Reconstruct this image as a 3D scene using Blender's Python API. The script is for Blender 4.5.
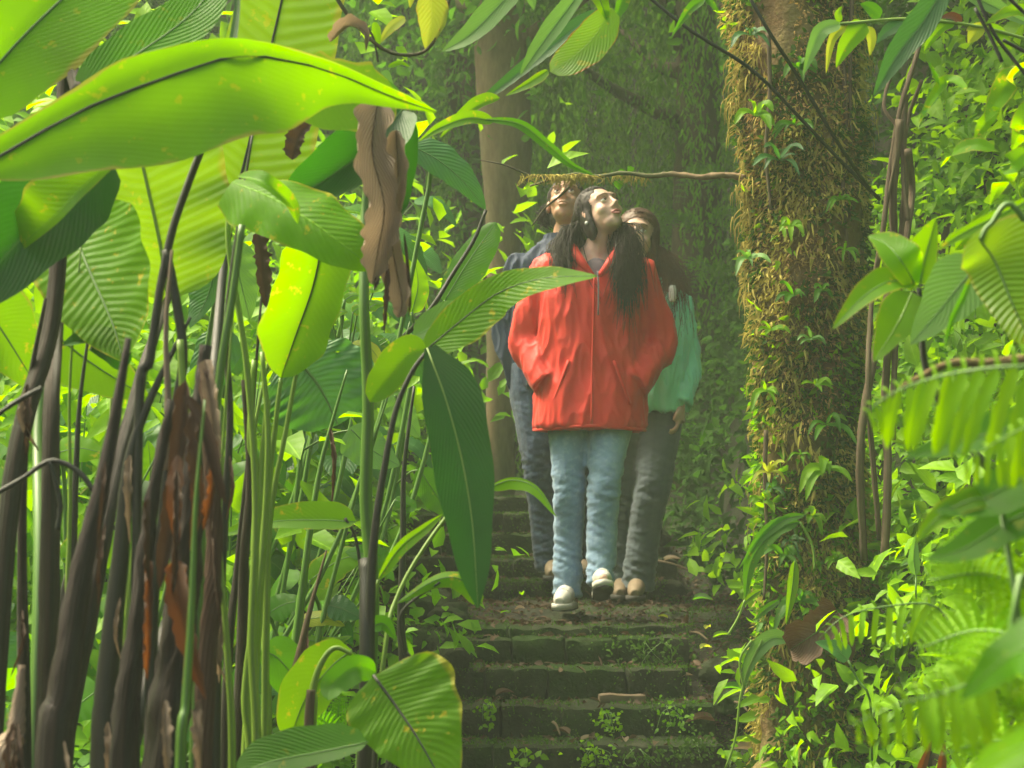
import bpy, math, random
import numpy as np
from mathutils import Vector, Matrix, noise

# ------------------------------------------------------------------ camera, light
for o in list(bpy.data.objects):
    bpy.data.objects.remove(o, do_unlink=True)
SC = bpy.context.scene
COL = SC.collection
rng = np.random.default_rng(11)
random.seed(11)
R = math.radians

F = 1911.0                     # focal length in pixels of the 1024 px wide picture
PITCH = math.atan(161.0 / F)   # camera tilts up the stair
CAMZ = 1.62
cd = bpy.data.cameras.new('camera')
cd.sensor_width = 36.0
cd.lens = 36.0 * F / 1024.0
cd.clip_start = 0.05
cd.clip_end = 300
cd.dof.use_dof = True
cd.dof.focus_distance = 5.0
cd.dof.aperture_fstop = 8.0
cam = bpy.data.objects.new('camera', cd)
COL.objects.link(cam)
cam.location = (0, 0, CAMZ)
cam.rotation_euler = (R(90) + PITCH, 0, 0)
SC.camera = cam

SUN_EL, SUN_AZ = 58.0, -70.0     # azimuth from +y towards +x : behind the scene, a little to one side
w = bpy.data.worlds.new('World')
SC.world = w
w.use_nodes = True
nt = w.node_tree
bg = nt.nodes['Background']
sky = nt.nodes.new('ShaderNodeTexSky')
sky.sky_type = 'NISHITA'
sky.sun_disc = False
sky.sun_elevation = R(SUN_EL)
sky.sun_rotation = R(SUN_AZ)
sky.dust_density = 6.0
sky.air_density = 1.0
sky.ozone_density = 0.3
nt.links.new(sky.outputs[0], bg.inputs[0])
bg.inputs[1].default_value = 0.15
sl = bpy.data.lights.new('sun', 'SUN')
sl.energy = 3.8
sl.angle = R(24)
sl.color = (1.0, 0.96, 0.86)
sun = bpy.data.objects.new('sun', sl)
COL.objects.link(sun)
d = Vector((math.sin(R(SUN_AZ)) * math.cos(R(SUN_EL)), math.cos(R(SUN_AZ)) * math.cos(R(SUN_EL)), math.sin(R(SUN_EL))))
sun.rotation_euler = d.to_track_quat('Z', 'Y').to_euler()
SC.view_settings.view_transform = 'Standard'
SC.view_settings.look = 'None'
SC.view_settings.gamma = 1.0
SC.view_settings.exposure = 1.6
SC.view_settings.use_white_balance = True
SC.view_settings.white_balance_temperature = 7700
SC.view_settings.white_balance_tint = 4
SC.cycles.max_bounces = 7
SC.cycles.diffuse_bounces = 4
SC.cycles.glossy_bounces = 2
SC.cycles.transmission_bounces = 4
SC.cycles.transparent_max_bounces = 6
SC.cycles.volume_bounces = 2

CP, SP = math.cos(PITCH), math.sin(PITCH)
def P(px, py, D):
    """point at depth y = D seen at pixel (px, py)"""
    a = (px - 512.0) / F
    b = (384.0 - py) / F
    vy = CP - b * SP
    vz = SP + b * CP
    return np.array([a / vy * D, D, CAMZ + vz / vy * D])

def sstep(a, b, x):
    t = np.clip((x - a) / (b - a), 0, 1)
    return t * t * (3 - 2 * t)

# ------------------------------------------------------------------ object helpers
ORG = {}
def finish(o, parent):
    COL.objects.link(o)
    if parent is not None:
        o.parent = parent
        ORG[o.name] = ORG[parent.name]
    else:
        ORG.setdefault(o.name, np.zeros(3))
    return o

def empty(name, loc, label, cat, group=None, kind=None):
    o = bpy.data.objects.new(name, None)
    COL.objects.link(o)
    o.location = [float(v) for v in loc]
    o.empty_display_size = 0.05
    ORG[o.name] = np.array(loc, float)
    o['label'] = label
    if kind: o['kind'] = kind
    else: o['category'] = cat
    if group: o['group'] = group
    return o

def tag(o, label, cat=None, group=None, kind=None):
    o['label'] = label
    if cat: o['category'] = cat
    if group: o['group'] = group
    if kind: o['kind'] = kind
    return o

def mesh(name, V, FA, mat, parent=None, uv=None, rnd=None, smooth=True, origin=None):
    """V (n,3) world coordinates; FA list of tuples or an (m,k) array"""
    V = np.asarray(V, float)
    if parent is not None:
        og = ORG[parent.name]
    else:
        og = np.array(origin, float) if origin is not None else np.zeros(3)
    Vl = V - og
    me = bpy.data.meshes.new(name)
    if isinstance(FA, np.ndarray):
        m, k = FA.shape
        me.vertices.add(len(Vl))
        me.vertices.foreach_set('co', Vl.astype(np.float32).ravel())
        me.loops.add(m * k)
        me.loops.foreach_set('vertex_index', FA.astype(np.int32).ravel())
        me.polygons.add(m)
        me.polygons.foreach_set('loop_start', np.arange(0, m * k, k, dtype=np.int32))
        me.update(calc_edges=True)
    else:
        me.from_pydata(Vl.tolist(), [], FA)
        me.update()
    if smooth:
        me.polygons.foreach_set('use_smooth', np.ones(len(me.polygons), bool))
    if uv is not None:
        ul = me.uv_layers.new(name='UVMap')
        li = np.zeros(len(me.loops), np.int32)
        me.loops.foreach_get('vertex_index', li)
        ul.data.foreach_set('uv', np.asarray(uv, np.float32)[li].ravel())
    if rnd is not None:
        at = me.attributes.new('rnd', 'FLOAT', 'POINT')
        at.data.foreach_set('value', np.broadcast_to(np.asarray(rnd, np.float32), (len(Vl),)).copy())
    if mat is not None:
        me.materials.append(mat)
    o = bpy.data.objects.new(name, me)
    finish(o, parent)
    if parent is None:
        o.location = [float(v) for v in og]
        ORG[o.name] = og
    return o

class Acc:
    """collects several surfaces into one mesh"""
    def __init__(s): s.V = []; s.F = []; s.U = []; s.R = []; s.n = 0
    def add(s, V, Fq, U=None, r=0.5):
        V = np.asarray(V, float); Fq = np.asarray(Fq)
        s.V.append(V); s.F.append(Fq + s.n)
        s.U.append(np.zeros((len(V), 2)) if U is None else U)
        s.R.append(np.broadcast_to(np.asarray(r, float), (len(V),)))
        s.n += len(V)
    def build(s, name, mat, parent=None, **k):
        return mesh(name, np.concatenate(s.V), np.concatenate(s.F), mat, parent,
                    uv=np.concatenate(s.U), rnd=np.concatenate(s.R), **k)

def spline(pts, n):
    pts = np.asarray(pts, float)
    if len(pts) == 2:
        t = np.linspace(0, 1, n)[:, None]
        return pts[0] * (1 - t) + pts[1] * t
    p = np.vstack([2 * pts[0] - pts[1], pts, 2 * pts[-1] - pts[-2]])
    m = len(pts) - 1
    out = []
    for q in np.linspace(0, m, n):
        i = min(int(q), m - 1); t = q - i
        a, b, c, e = p[i], p[i + 1], p[i + 2], p[i + 3]
        out.append(0.5 * (2 * b + (c - a) * t + (2 * a - 5 * b + 4 * c - e) * t * t + (3 * b - a - 3 * c + e) * t ** 3))
    return np.array(out)

def unit(v):
    return v / np.maximum(np.linalg.norm(v, axis=-1, keepdims=True), 1e-9)

def tube_geo(pts, radii, seg=8, n=None, wob=0.0, resample=True):
    pts = np.asarray(pts, float)
    if resample:
        n = n or max(4, 5 * (len(pts) - 1))
        r = np.interp(np.linspace(0, 1, n), np.linspace(0, 1, len(radii)), radii)
        c = spline(pts, n)
    else:
        c = pts; n = len(c); r = np.asarray(radii, float)
    T = unit(np.gradient(c, axis=0))
    ref = np.array([0.13, -1.0, 0.07]) if abs(T[:, 1]).mean() < 0.8 else np.array([0.0, 0.1, 1.0])
    A = unit(np.cross(T, ref)); B = np.cross(T, A)
    th = np.arange(seg) * 2 * math.pi / seg
    rr = r[:, None] * (1 + (wob * rng.standard_normal((n, seg)) if wob else 0))
    V = c[:, None, :] + rr[..., None] * (np.cos(th)[None, :, None] * A[:, None, :] + np.sin(th)[None, :, None] * B[:, None, :])
    V = V.reshape(-1, 3)
    i = np.arange(n - 1)[:, None] * seg; j = np.arange(seg)[None, :]; j2 = (j + 1) % seg
    Q = np.stack([i + j, i + j2, i + seg + j2, i + seg + j], -1).reshape(-1, 4)
    # caps as fans of degenerate-free quads: add centres
    V = np.vstack([V, c[0], c[-1]])
    c0, c1 = n * seg, n * seg + 1
    caps = []
    for k in range(0, seg, 2):
        caps.append((c0, (k + 2) % seg, (k + 1) % seg, k))
        b = (n - 1) * seg
        caps.append((c1, b + k, b + (k + 1) % seg, b + (k + 2) % seg))
    U = np.zeros((len(V), 2))
    U[:n * seg, 0] = np.tile(np.arange(seg) / seg, n)
    U[:n * seg, 1] = np.repeat(np.linspace(0, 1, n), seg)
    return V, np.vstack([Q, np.array(caps)]), U

def tube(name, pts, radii, mat, parent=None, seg=8, n=None, wob=0.0, rnd=0.5, **k):
    V, Q, U = tube_geo(pts, radii, seg, n, wob)
    return mesh(name, V, Q, mat, parent, uv=U, rnd=rnd, **k)

# ------------------------------------------------------------------ materials
def newmat(name):
    m = bpy.data.materials.new(name); m.use_nodes = True
    nt = m.node_tree
    for n in list(nt.nodes): nt.nodes.remove(n)
    return m, nt

class N:
    def __init__(s, nt): s.nt = nt
    def n(s, t, **k):
        x = s.nt.nodes.new(t)
        for a, b in k.items():
            if a.startswith('i_'):
                key = a[2:]
                key = int(key) if key.isdigit() else key.replace('_', ' ')
                x.inputs[key].default_value = b
            else: setattr(x, a, b)
        return x
    def l(s, a, b): s.nt.links.new(a, b)
    def math(s, op, a, b=None, c=None, clamp=False):
        x = s.n('ShaderNodeMath', operation=op); x.use_clamp = clamp
        for i, v in enumerate((a, b, c)):
            if v is None: continue
            if isinstance(v, (int, float)): x.inputs[i].default_value = v
            else: s.l(v, x.inputs[i])
        return x.outputs[0]
    def mix(s, f, a, b):
        x = s.n('ShaderNodeMix', data_type='RGBA')
        for i, v in ((0, f), (6, a), (7, b)):
            if isinstance(v, (int, float)): x.inputs[i].default_value = v
            elif isinstance(v, tuple): x.inputs[i].default_value = (*v, 1) if len(v) == 3 else v
            else: s.l(v, x.inputs[i])
        return x.outputs[2]
    def noise(s, scale, detail=2.0, vec=None, rough=0.5):
        x = s.n('ShaderNodeTexNoise'); x.inputs['Scale'].default_value = scale
        x.inputs['Detail'].default_value = detail; x.inputs['Roughness'].default_value = rough
        if vec is not None: s.l(vec, x.inputs['Vector'])
        return x.outputs['Fac']
    def ramp(s, f, a, b, smooth=False):
        x = s.n('ShaderNodeMapRange'); x.inputs[1].default_value = a; x.inputs[2].default_value = b
        x.clamp = True
        s.l(f, x.inputs[0]); return x.outputs[0]

def leafmat(name, c1, c2, trans, tw=0.45, rough=0.38, veins=16, vein_amt=0.25, bump=0.5, edge=None, spots=0.0,
            rib=None, brown=None, midrib=0.035, spec=0.5, slant=0.35):
    """c1..c2 surface colour range (per leaf 'rnd'), trans colour of transmitted light"""
    m, nt = newmat(name); g = N(nt)
    out = g.n('ShaderNodeOutputMaterial')
    tc = g.n('ShaderNodeTexCoord'); uvx = g.n('ShaderNodeSeparateXYZ'); g.l(tc.outputs['UV'], uvx.inputs[0])
    u, v = uvx.outputs[0], uvx.outputs[1]
    au = g.math('MULTIPLY', g.math('ABSOLUTE', g.math('SUBTRACT', u, 0.5)), 2.0)
    at = g.n('ShaderNodeAttribute', attribute_name='rnd')
    rn = at.outputs['Fac']
    obj = tc.outputs['Object']
    nz = g.noise(9.0, 4.0, obj)
    nzf = g.noise(60.0, 3.0, obj)
    col = g.mix(rn, c1, c2)
    dark = g.mix(0.5, tuple(x * 0.55 for x in c1), tuple(x * 0.55 for x in c1))
    col = g.mix(g.math('MULTIPLY', g.ramp(nz, 0.3, 0.75), 0.45), col, dark)
    nz3 = g.noise(3.2, 3.0, obj)
    col = g.mix(g.math('MULTIPLY', g.ramp(nz3, 0.42, 0.7), 0.4), col, dark)  # broad mottling that also paints uneven shade into the leaf colour
    # lateral veins
    vv = g.math('SUBTRACT', v, g.math('MULTIPLY', au, slant))
    ph = g.math('ADD', g.math('MULTIPLY', vv, veins * 6.2832), g.math('MULTIPLY', nz, 4.0))
    sn = g.math('SINE', ph)
    hv = g.math('MULTIPLY', g.ramp(sn, 0.1, 1.0), g.ramp(nz, 0.25, 0.6))
    lite = tuple(min(1, x * 1.7 + 0.02) for x in c2)
    col = g.mix(g.math('MULTIPLY', hv, vein_amt), col, lite)
    mr = g.ramp(au, midrib, midrib * 0.4)
    ribc = rib or tuple(min(1, x * 1.9 + 0.03) for x in c2)
    col = g.mix(g.math('MULTIPLY', mr, 0.85), col, ribc)
    tcol = g.mix(g.math('MULTIPLY', hv, vein_amt * 0.7), trans, tuple(x * 0.6 for x in trans))
    tcol = g.mix(g.math('MULTIPLY', g.ramp(nz, 0.3, 0.8), 0.5), tcol, tuple(x * 0.62 for x in trans))
    tcol = g.mix(g.math('MULTIPLY', g.ramp(nz3, 0.40, 0.68), 0.55), tcol, tuple(x * 0.55 for x in trans))  # same mottling and painted shade in the transmitted colour
    tcol = g.mix(g.math('MULTIPLY', mr, 0.8), tcol, tuple(x * 0.25 for x in trans))
    if spots:
        sp = g.ramp(g.noise(38.0, 3.0, obj, 0.7), 0.62, 0.68)
        f = g.math('MULTIPLY', sp, spots)
        col = g.mix(f, col, (0.5, 0.42, 0.02)); tcol = g.mix(f, tcol, (0.8, 0.62, 0.03))
    if edge:
        e = g.math('ADD', au, g.math('MULTIPLY', g.math('SUBTRACT', nz, 0.5), 0.5))
        f = g.math('MULTIPLY', g.ramp(e, 0.93, 1.0), 0.8)
        col = g.mix(f, col, edge); tcol = g.mix(f, tcol, edge)
    if brown:
        e = g.math('ADD', v, g.math('MULTIPLY', g.math('SUBTRACT', g.noise(14.0, 4.0, obj, 0.7), 0.5), 0.9))
        f = g.ramp(e, brown, brown + 0.06)
        col = g.mix(f, col, (0.18, 0.08, 0.03)); tcol = g.mix(f, tcol, (0.16, 0.06, 0.02))
    hh = g.math('ADD', g.math('MULTIPLY', sn, 0.5), g.math('MULTIPLY', nzf, 0.5))
    hh = g.math('ADD', hh, g.math('MULTIPLY', mr, 1.2))
    bp = g.n('ShaderNodeBump'); bp.inputs['Strength'].default_value = bump; bp.inputs['Distance'].default_value = 0.004
    g.l(hh, bp.inputs['Height'])
    pr = g.n('ShaderNodeBsdfPrincipled'); pr.inputs['Specular IOR Level'].default_value = spec
    g.l(col, pr.inputs['Base Color']); g.l(bp.outputs[0], pr.inputs['Normal'])
    g.l(g.math('ADD', rough, g.math('MULTIPLY', nzf, 0.25)), pr.inputs['Roughness'])
    tr = g.n('ShaderNodeBsdfTranslucent'); g.l(tcol, tr.inputs['Color'])
    mx = g.n('ShaderNodeMixShader'); mx.inputs[0].default_value = tw
    g.l(pr.outputs[0], mx.inputs[1]); g.l(tr.outputs[0], mx.inputs[2]); g.l(mx.outputs[0], out.inputs[0])
    return m

def surfmat(name, cols, scale=12.0, rough=0.8, bump=0.6, bdist=0.01, stretch=(1, 1, 1), spec=0.3, detail=6.0, fine=60.0, thr=(0.35, 0.65), tw=0.0, uvf=False):
    """rough natural surface: mixes two or three colours by noise"""
    m, nt = newmat(name); g = N(nt)
    out = g.n('ShaderNodeOutputMaterial')
    tc = g.n('ShaderNodeTexCoord'); mp = g.n('ShaderNodeMapping'); mp.inputs['Scale'].default_value = stretch
    g.l(tc.outputs['UV' if uvf else 'Object'], mp.inputs[0]); vec = mp.outputs[0]
    a = g.noise(scale, detail, vec, 0.6); b = g.noise(fine, 4.0, vec, 0.65); c = g.noise(scale * 0.35, 3.0, vec, 0.6)
    at = g.n('ShaderNodeAttribute', attribute_name='rnd')
    col = g.mix(g.ramp(a, *thr), cols[0], cols[1])
    if len(cols) > 2: col = g.mix(g.ramp(c, 0.45, 0.62), col, cols[2])
    if len(cols) > 3: col = g.mix(g.ramp(b, 0.6, 0.72), col, cols[3])
    col = g.mix(g.math('MULTIPLY', g.ramp(b, 0.3, 0.7), 0.45), col, g.mix(0.65, col, (0.0, 0.0, 0.0)))
    h = g.math('ADD', g.math('MULTIPLY', a, 0.7), g.math('MULTIPLY', b, 0.4))
    bp = g.n('ShaderNodeBump'); bp.inputs['Strength'].default_value = bump; bp.inputs['Distance'].default_value = bdist
    g.l(h, bp.inputs['Height'])
    pr = g.n('ShaderNodeBsdfPrincipled'); pr.inputs['Specular IOR Level'].default_value = spec
    g.l(col, pr.inputs['Base Color']); g.l(bp.outputs[0], pr.inputs['Normal'])
    g.l(g.math('ADD', rough - 0.15, g.math('MULTIPLY', b, 0.3)), pr.inputs['Roughness'])
    if tw:
        tr = g.n('ShaderNodeBsdfTranslucent'); g.l(col, tr.inputs['Color'])
        mx = g.n('ShaderNodeMixShader'); mx.inputs[0].default_value = tw
        g.l(pr.outputs[0], mx.inputs[1]); g.l(tr.outputs[0], mx.inputs[2]); g.l(mx.outputs[0], out.inputs[0])
    else:
        g.l(pr.outputs[0], out.inputs[0])
    return m

M = {}
EDGE = (0.45, 0.42, 0.04)
M['lime'] = leafmat('leaf_lime', (0.075, 0.22, 0.001), (0.12, 0.30, 0.002), (0.38, 0.78, 0.0), tw=0.58, spec=0.18, slant=.2, edge=EDGE, spots=0.8, veins=22, vein_amt=0.18, bump=0.25)
M['limeribbed'] = leafmat('leaf_ribbed', (0.10, 0.25, 0.01), (0.16, 0.32, 0.03), (0.42, 0.74, 0.01), tw=0.52, veins=26, vein_amt=0.4, bump=0.8, slant=0.07, spec=0.35, rough=0.3, edge=EDGE, rib=(0.30, 0.36, 0.10), spots=.4)
M['giant'] = leafmat('leaf_giant', (0.05, 0.18, 0.001), (0.08, 0.24, 0.002), (0.32, 0.74, 0.0), tw=0.57, spec=0.18, edge=(0.35, 0.30, 0.05), veins=34, vein_amt=0.09, bump=0.12, spots=.35, rib=(0.03, 0.08, 0.01))
M['green'] = leafmat('leaf_green', (0.03, 0.14, 0.002), (0.07, 0.23, 0.004), (0.18, 0.58, 0.0), tw=0.48, veins=20, vein_amt=0.15, bump=0.3, spec=0.25, spots=.3)
M['deep'] = leafmat('leaf_deep', (0.014, 0.085, 0.006), (0.024, 0.115, 0.008), (0.04, 0.25, 0.005), tw=0.3, veins=26, vein_amt=0.07, bump=0.25, rough=0.35, rib=(0.12, 0.28, 0.06), spec=0.3)
M['pale'] = leafmat('leaf_pale', (0.10, 0.26, 0.05), (0.17, 0.34, 0.08), (0.26, 0.58, 0.06), tw=0.42, veins=14, vein_amt=0.15, bump=0.25, spec=0.4, rough=0.32)
M['blue'] = leafmat('leaf_bluish', (0.035, 0.14, 0.03), (0.06, 0.2, 0.05), (0.10, 0.36, 0.03), tw=0.38, veins=13, vein_amt=0.15, bump=0.3, spec=0.4, rough=0.3)
M['yellow'] = leafmat('leaf_yellow', (0.34, 0.42, 0.02), (0.45, 0.5, 0.03), (0.75, 0.85, 0.05), tw=0.5, veins=10, vein_amt=0.2, edge=(0.6, 0.4, 0.05), spots=0.8)
M['rusted'] = leafmat('leaf_rusted', (0.11, 0.26, 0.012), (0.16, 0.34, 0.015), (0.40, 0.78, 0.02), tw=0.52, edge=(0.5, 0.12, 0.01), spots=0.6)
M['dead'] = leafmat('leaf_dead', (0.40, 0.30, 0.20), (0.56, 0.45, 0.32), (0.42, 0.30, 0.17), tw=0.2, rough=0.6, veins=22, vein_amt=0.35, bump=1.0, spec=0.3, rib=(0.22, 0.14, 0.08))
M['deaddark'] = leafmat('leaf_dead_dark', (0.06, 0.035, 0.02), (0.12, 0.07, 0.04), (0.10, 0.05, 0.02), tw=0.15, rough=0.6, veins=18, vein_amt=0.12, bump=0.4, spec=0.3, rib=(0.08, 0.05, 0.03))
M['orange'] = leafmat('sheath_orange', (0.13, 0.05, 0.015), (0.2, 0.075, 0.015), (0.30, 0.09, 0.012), tw=0.35, rough=0.55, veins=30, vein_amt=0.25, bump=0.8, rib=(0.15, 0.06, 0.02))
M['fern'] = leafmat('fern_green', (0.03, 0.15, 0.003), (0.08, 0.25, 0.006), (0.2, 0.62, 0.0), tw=0.45, veins=6, vein_amt=0.1, bump=0.15, spec=.15)
M['fernlime'] = leafmat('fern_lime', (0.11, 0.30, 0.003), (0.20, 0.40, 0.005), (0.42, 0.80, 0.0), tw=0.52, veins=6, vein_amt=0.1, bump=0.15, spec=.15)
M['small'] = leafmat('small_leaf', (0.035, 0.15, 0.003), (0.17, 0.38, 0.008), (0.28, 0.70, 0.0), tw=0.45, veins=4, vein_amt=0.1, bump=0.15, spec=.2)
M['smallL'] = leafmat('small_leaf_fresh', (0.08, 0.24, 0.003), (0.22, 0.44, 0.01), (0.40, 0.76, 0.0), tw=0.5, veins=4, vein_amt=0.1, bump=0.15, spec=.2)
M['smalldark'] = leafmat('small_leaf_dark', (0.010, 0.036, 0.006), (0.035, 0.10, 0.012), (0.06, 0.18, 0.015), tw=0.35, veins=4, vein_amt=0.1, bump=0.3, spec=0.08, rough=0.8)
M['far'] = leafmat('far_leaf', (0.02, 0.08, 0.006), (0.08, 0.22, 0.015), (0.14, 0.42, 0.02), tw=0.4, veins=3, vein_amt=0.05, bump=0.05, spec=.1, rough=.7)
M['curtain'] = leafmat('curtain_leaf', (0.012, 0.055, 0.005), (0.15, 0.34, 0.03), (0.22, 0.55, 0.03), tw=0.4, veins=3, vein_amt=0.05, bump=0.05, spec=.1, rough=.7)
M['moss'] = leafmat('moss_blades', (0.26, 0.24, 0.04), (0.70, 0.56, 0.17), (0.66, 0.54, 0.13), tw=0.35, veins=2, vein_amt=0.0, bump=0.1, rough=0.8, spec=0.15)
M['mossrust'] = leafmat('moss_rust', (0.38, 0.22, 0.07), (0.60, 0.40, 0.17), (0.55, 0.34, 0.1), tw=0.3, veins=2, vein_amt=0.0, bump=0.1, rough=0.8, spec=0.15)
M['mossgreen'] = leafmat('moss_green', (0.02, 0.055, 0.008), (0.07, 0.15, 0.015), (0.10, 0.25, 0.02), tw=0.3, veins=2, vein_amt=0.0, bump=0.1, rough=0.8, spec=0.15)
M['stem'] = surfmat('stem_green', [(0.07, 0.19, 0.02), (0.12, 0.27, 0.03), (0.05, 0.13, 0.02)], 20, 0.45, 0.3, 0.002, (1, 0.12, 1), spec=0.5, uvf=True)
M['stemlime'] = surfmat('stem_lime', [(0.16, 0.32, 0.03), (0.26, 0.40, 0.05), (0.12, 0.24, 0.03)], 20, 0.45, 0.3, 0.002, (1, 0.12, 1), spec=0.5, uvf=True)
M['rot'] = surfmat('rotting_stalk', [(0.018, 0.012, 0.009), (0.055, 0.036, 0.022), (0.022, 0.026, 0.012), (0.11, 0.085, 0.055)], 22, 0.6, 1.0, 0.012, (1, 0.12, 1), spec=0.4, thr=(0.4, 0.6), uvf=True)
M['stemdark'] = surfmat('stem_dark', [(0.015, 0.022, 0.012), (0.035, 0.045, 0.02), (0.02, 0.02, 0.012)], 18, 0.5, 0.5, 0.003, (1, 0.2, 1), spec=0.4, uvf=True)
M['stembrown'] = surfmat('stem_brown', [(0.03, 0.022, 0.013), (0.07, 0.05, 0.026), (0.03, 0.036, 0.015), (0.10, 0.08, 0.045)], 22, 0.6, 1.0, 0.008, (1, 0.14, 1), uvf=True)
M['bark'] = surfmat('bark', [(0.05, 0.04, 0.025), (0.12, 0.09, 0.05), (0.06, 0.08, 0.02), (0.16, 0.13, 0.07)], 10, 0.85, 1.0, 0.02, (1, 1, 0.3))
M['barkpale'] = surfmat('bark_pale', [(0.15, 0.10, 0.05), (0.24, 0.17, 0.09), (0.09, 0.10, 0.04)], 6, 0.85, 0.6, 0.01, (1, 1, 0.25))
M['mossbark'] = surfmat('mossy_bark', [(0.07, 0.06, 0.02), (0.28, 0.22, 0.08), (0.2, 0.12, 0.05), (0.26, 0.25, 0.06)], 9, 0.9, 1.0, 0.03)
M['vine'] = surfmat('vine_bark', [(0.08, 0.05, 0.03), (0.20, 0.14, 0.08), (0.10, 0.09, 0.04)], 14, 0.8, 0.9, 0.006, (0.8, 0.12, 1), uvf=True)
M['soil'] = surfmat('soil', [(0.012, 0.011, 0.006), (0.028, 0.023, 0.013), (0.018, 0.034, 0.007), (0.05, 0.04, 0.022)], 9, 0.9, 1.0, 0.03, spec=0.3)
M['stone'] = surfmat('mossy_stone', [(0.020, 0.026, 0.014), (0.045, 0.05, 0.03), (0.018, 0.042, 0.008), (0.05, 0.06, 0.03)], 9, 0.98, 1.0, 0.02, spec=0.12)
M['brick'] = surfmat('wet_wood', [(0.12, 0.08, 0.05), (0.2, 0.13, 0.08), (0.09, 0.07, 0.04)], 14, 0.7, 0.6, 0.005, (0.3, 1, 1))

# ------------------------------------------------------------------ terrain
STEPS = [(6.0, -0.62), (6.24, -0.516), (6.48, -0.414), (6.72, -0.324), (6.86, -0.288)]
STEPS_UP = [(7.95, -0.15), (8.3, -0.055), (8.7, 0.05), (9.1, 0.15), (9.5, 0.24)]
def zpath(y):
    return CAMZ + np.interp(y, [2.7, 6.0, 6.86, 7.3, 7.85, 8.2, 9.8, 12, 14, 18], [-1.62, -0.76, -0.40, -0.26, -0.225, -0.24, 0.2, 0.35, 1.2, 2.2])
def fbm(x, y, s, seed=0.0):
    x = np.asarray(x, float); y = np.asarray(y, float)
    o = np.zeros(np.broadcast(x, y).shape)
    for k, (a, f) in enumerate(((1, 1), (.5, 2.1), (.25, 4.3))):
        o += a * np.sin(x * s * f * 1.3 + 1.7 * k + seed + 1.3 * np.sin(y * s * f * .9 + seed)) * np.cos(y * s * f * 1.1 + 2.1 * k + seed * .7 + 1.1 * np.sin(x * s * f * .7))
    return o
def H(x, y):
    x = np.asarray(x, float); y = np.asarray(y, float)
    z = zpath(y)
    xr = np.interp(y, [0, 4.5, 6.5, 7.5, 8.5, 12, 14], [1.3, 1.02, 0.98, 0.92, 0.82, 1.1, 1.6])
    dr = np.maximum(0, x - xr)
    z = z + np.minimum(2.3 * dr * sstep(0, 0.25, dr) , 3.4 + 0.5 * dr)
    xl = np.interp(y, [0, 6, 9, 13], [-0.6, -0.45, -0.5, -0.8])
    dl = np.maximum(0, xl - x)
    z = z + 0.12 * sstep(0, .3, dl) + 0.22 * dl + 0.35 * np.maximum(0, dl - 1.2)
    z = z + 1.25 * np.clip(y - 12.5, 0, 5.5)
    side = sstep(0.0, 0.5, dl + dr)
    return z + side * 0.10 * fbm(x, y, 1.6) + 0.012 * fbm(x, y, 9.0, 2.0)

gx = np.concatenate([np.linspace(-13, -3, 24), np.linspace(-2.9, 3.4, 150), np.linspace(3.6, 13, 24)])
gy = np.concatenate([np.linspace(-6, 1.8, 16), np.linspace(2, 13, 170), np.linspace(13.3, 24, 30)])
GX, GY = np.meshgrid(gx, gy)
V = np.stack([GX, GY, H(GX, GY)], -1).reshape(-1, 3)
nx, ny = len(gx), len(gy)
i = np.arange(ny - 1)[:, None] * nx; j = np.arange(nx - 1)[None, :]
ground = mesh('ground', V, np.stack([i + j, i + j + 1, i + nx + j + 1, i + nx + j], -1).reshape(-1, 4), M['soil'])
tag(ground, 'dark damp soil of the slope under the plants and beside the stair', kind='structure')

# ------------------------------------------------------------------ stone stairs
def rough_box(c, s, n=(8, 4, 4), amp=0.012, seed=0, rnd=0.022):
    """rounded, uneven stone block"""
    fs = []
    Vs = []; off = 0
    def face(ax, sign, nu, nv):
        nonlocal off
        u = np.linspace(-1, 1, nu + 1); v = np.linspace(-1, 1, nv + 1)
        U, W = np.meshgrid(u, v)
        p = np.zeros(U.shape + (3,)); p[..., ax] = sign
        p[..., (ax + 1) % 3] = U; p[..., (ax + 2) % 3] = W
        Vs.append(p.reshape(-1, 3))
        i = np.arange(nv)[:, None] * (nu + 1); j = np.arange(nu)[None, :]
        q = np.stack([i + j, i + j + 1, i + nu + 2 + j, i + nu + 1 + j], -1).reshape(-1, 4)
        if sign < 0: q = q[:, ::-1]
        fs.append(q + off); off += len(Vs[-1])
    for ax in range(3):
        for sgn in (-1, 1):
            face(ax, sgn, n[(ax + 1) % 3], n[(ax + 2) % 3])
    p = np.concatenate(Vs); h = np.array(s) / 2
    q = p * h
    inner = np.clip(q, -(h - rnd), h - rnd); dq = q - inner
    L = np.linalg.norm(dq, axis=1, keepdims=True)
    q = inner + np.where(L > 1e-9, dq / np.maximum(L, 1e-9) * np.minimum(L, rnd), 0)
    w_ = q + np.array(c)
    dn = unit(p)
    nzv = np.array([noise.noise(Vector((a * 14 + seed, b * 14, cc * 14))) + .5 * noise.noise(Vector((a * 37, b * 37 + seed, cc * 37))) for a, b, cc in w_])
    return w_ + dn * (amp * nzv)[:, None], np.concatenate(fs)

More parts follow.
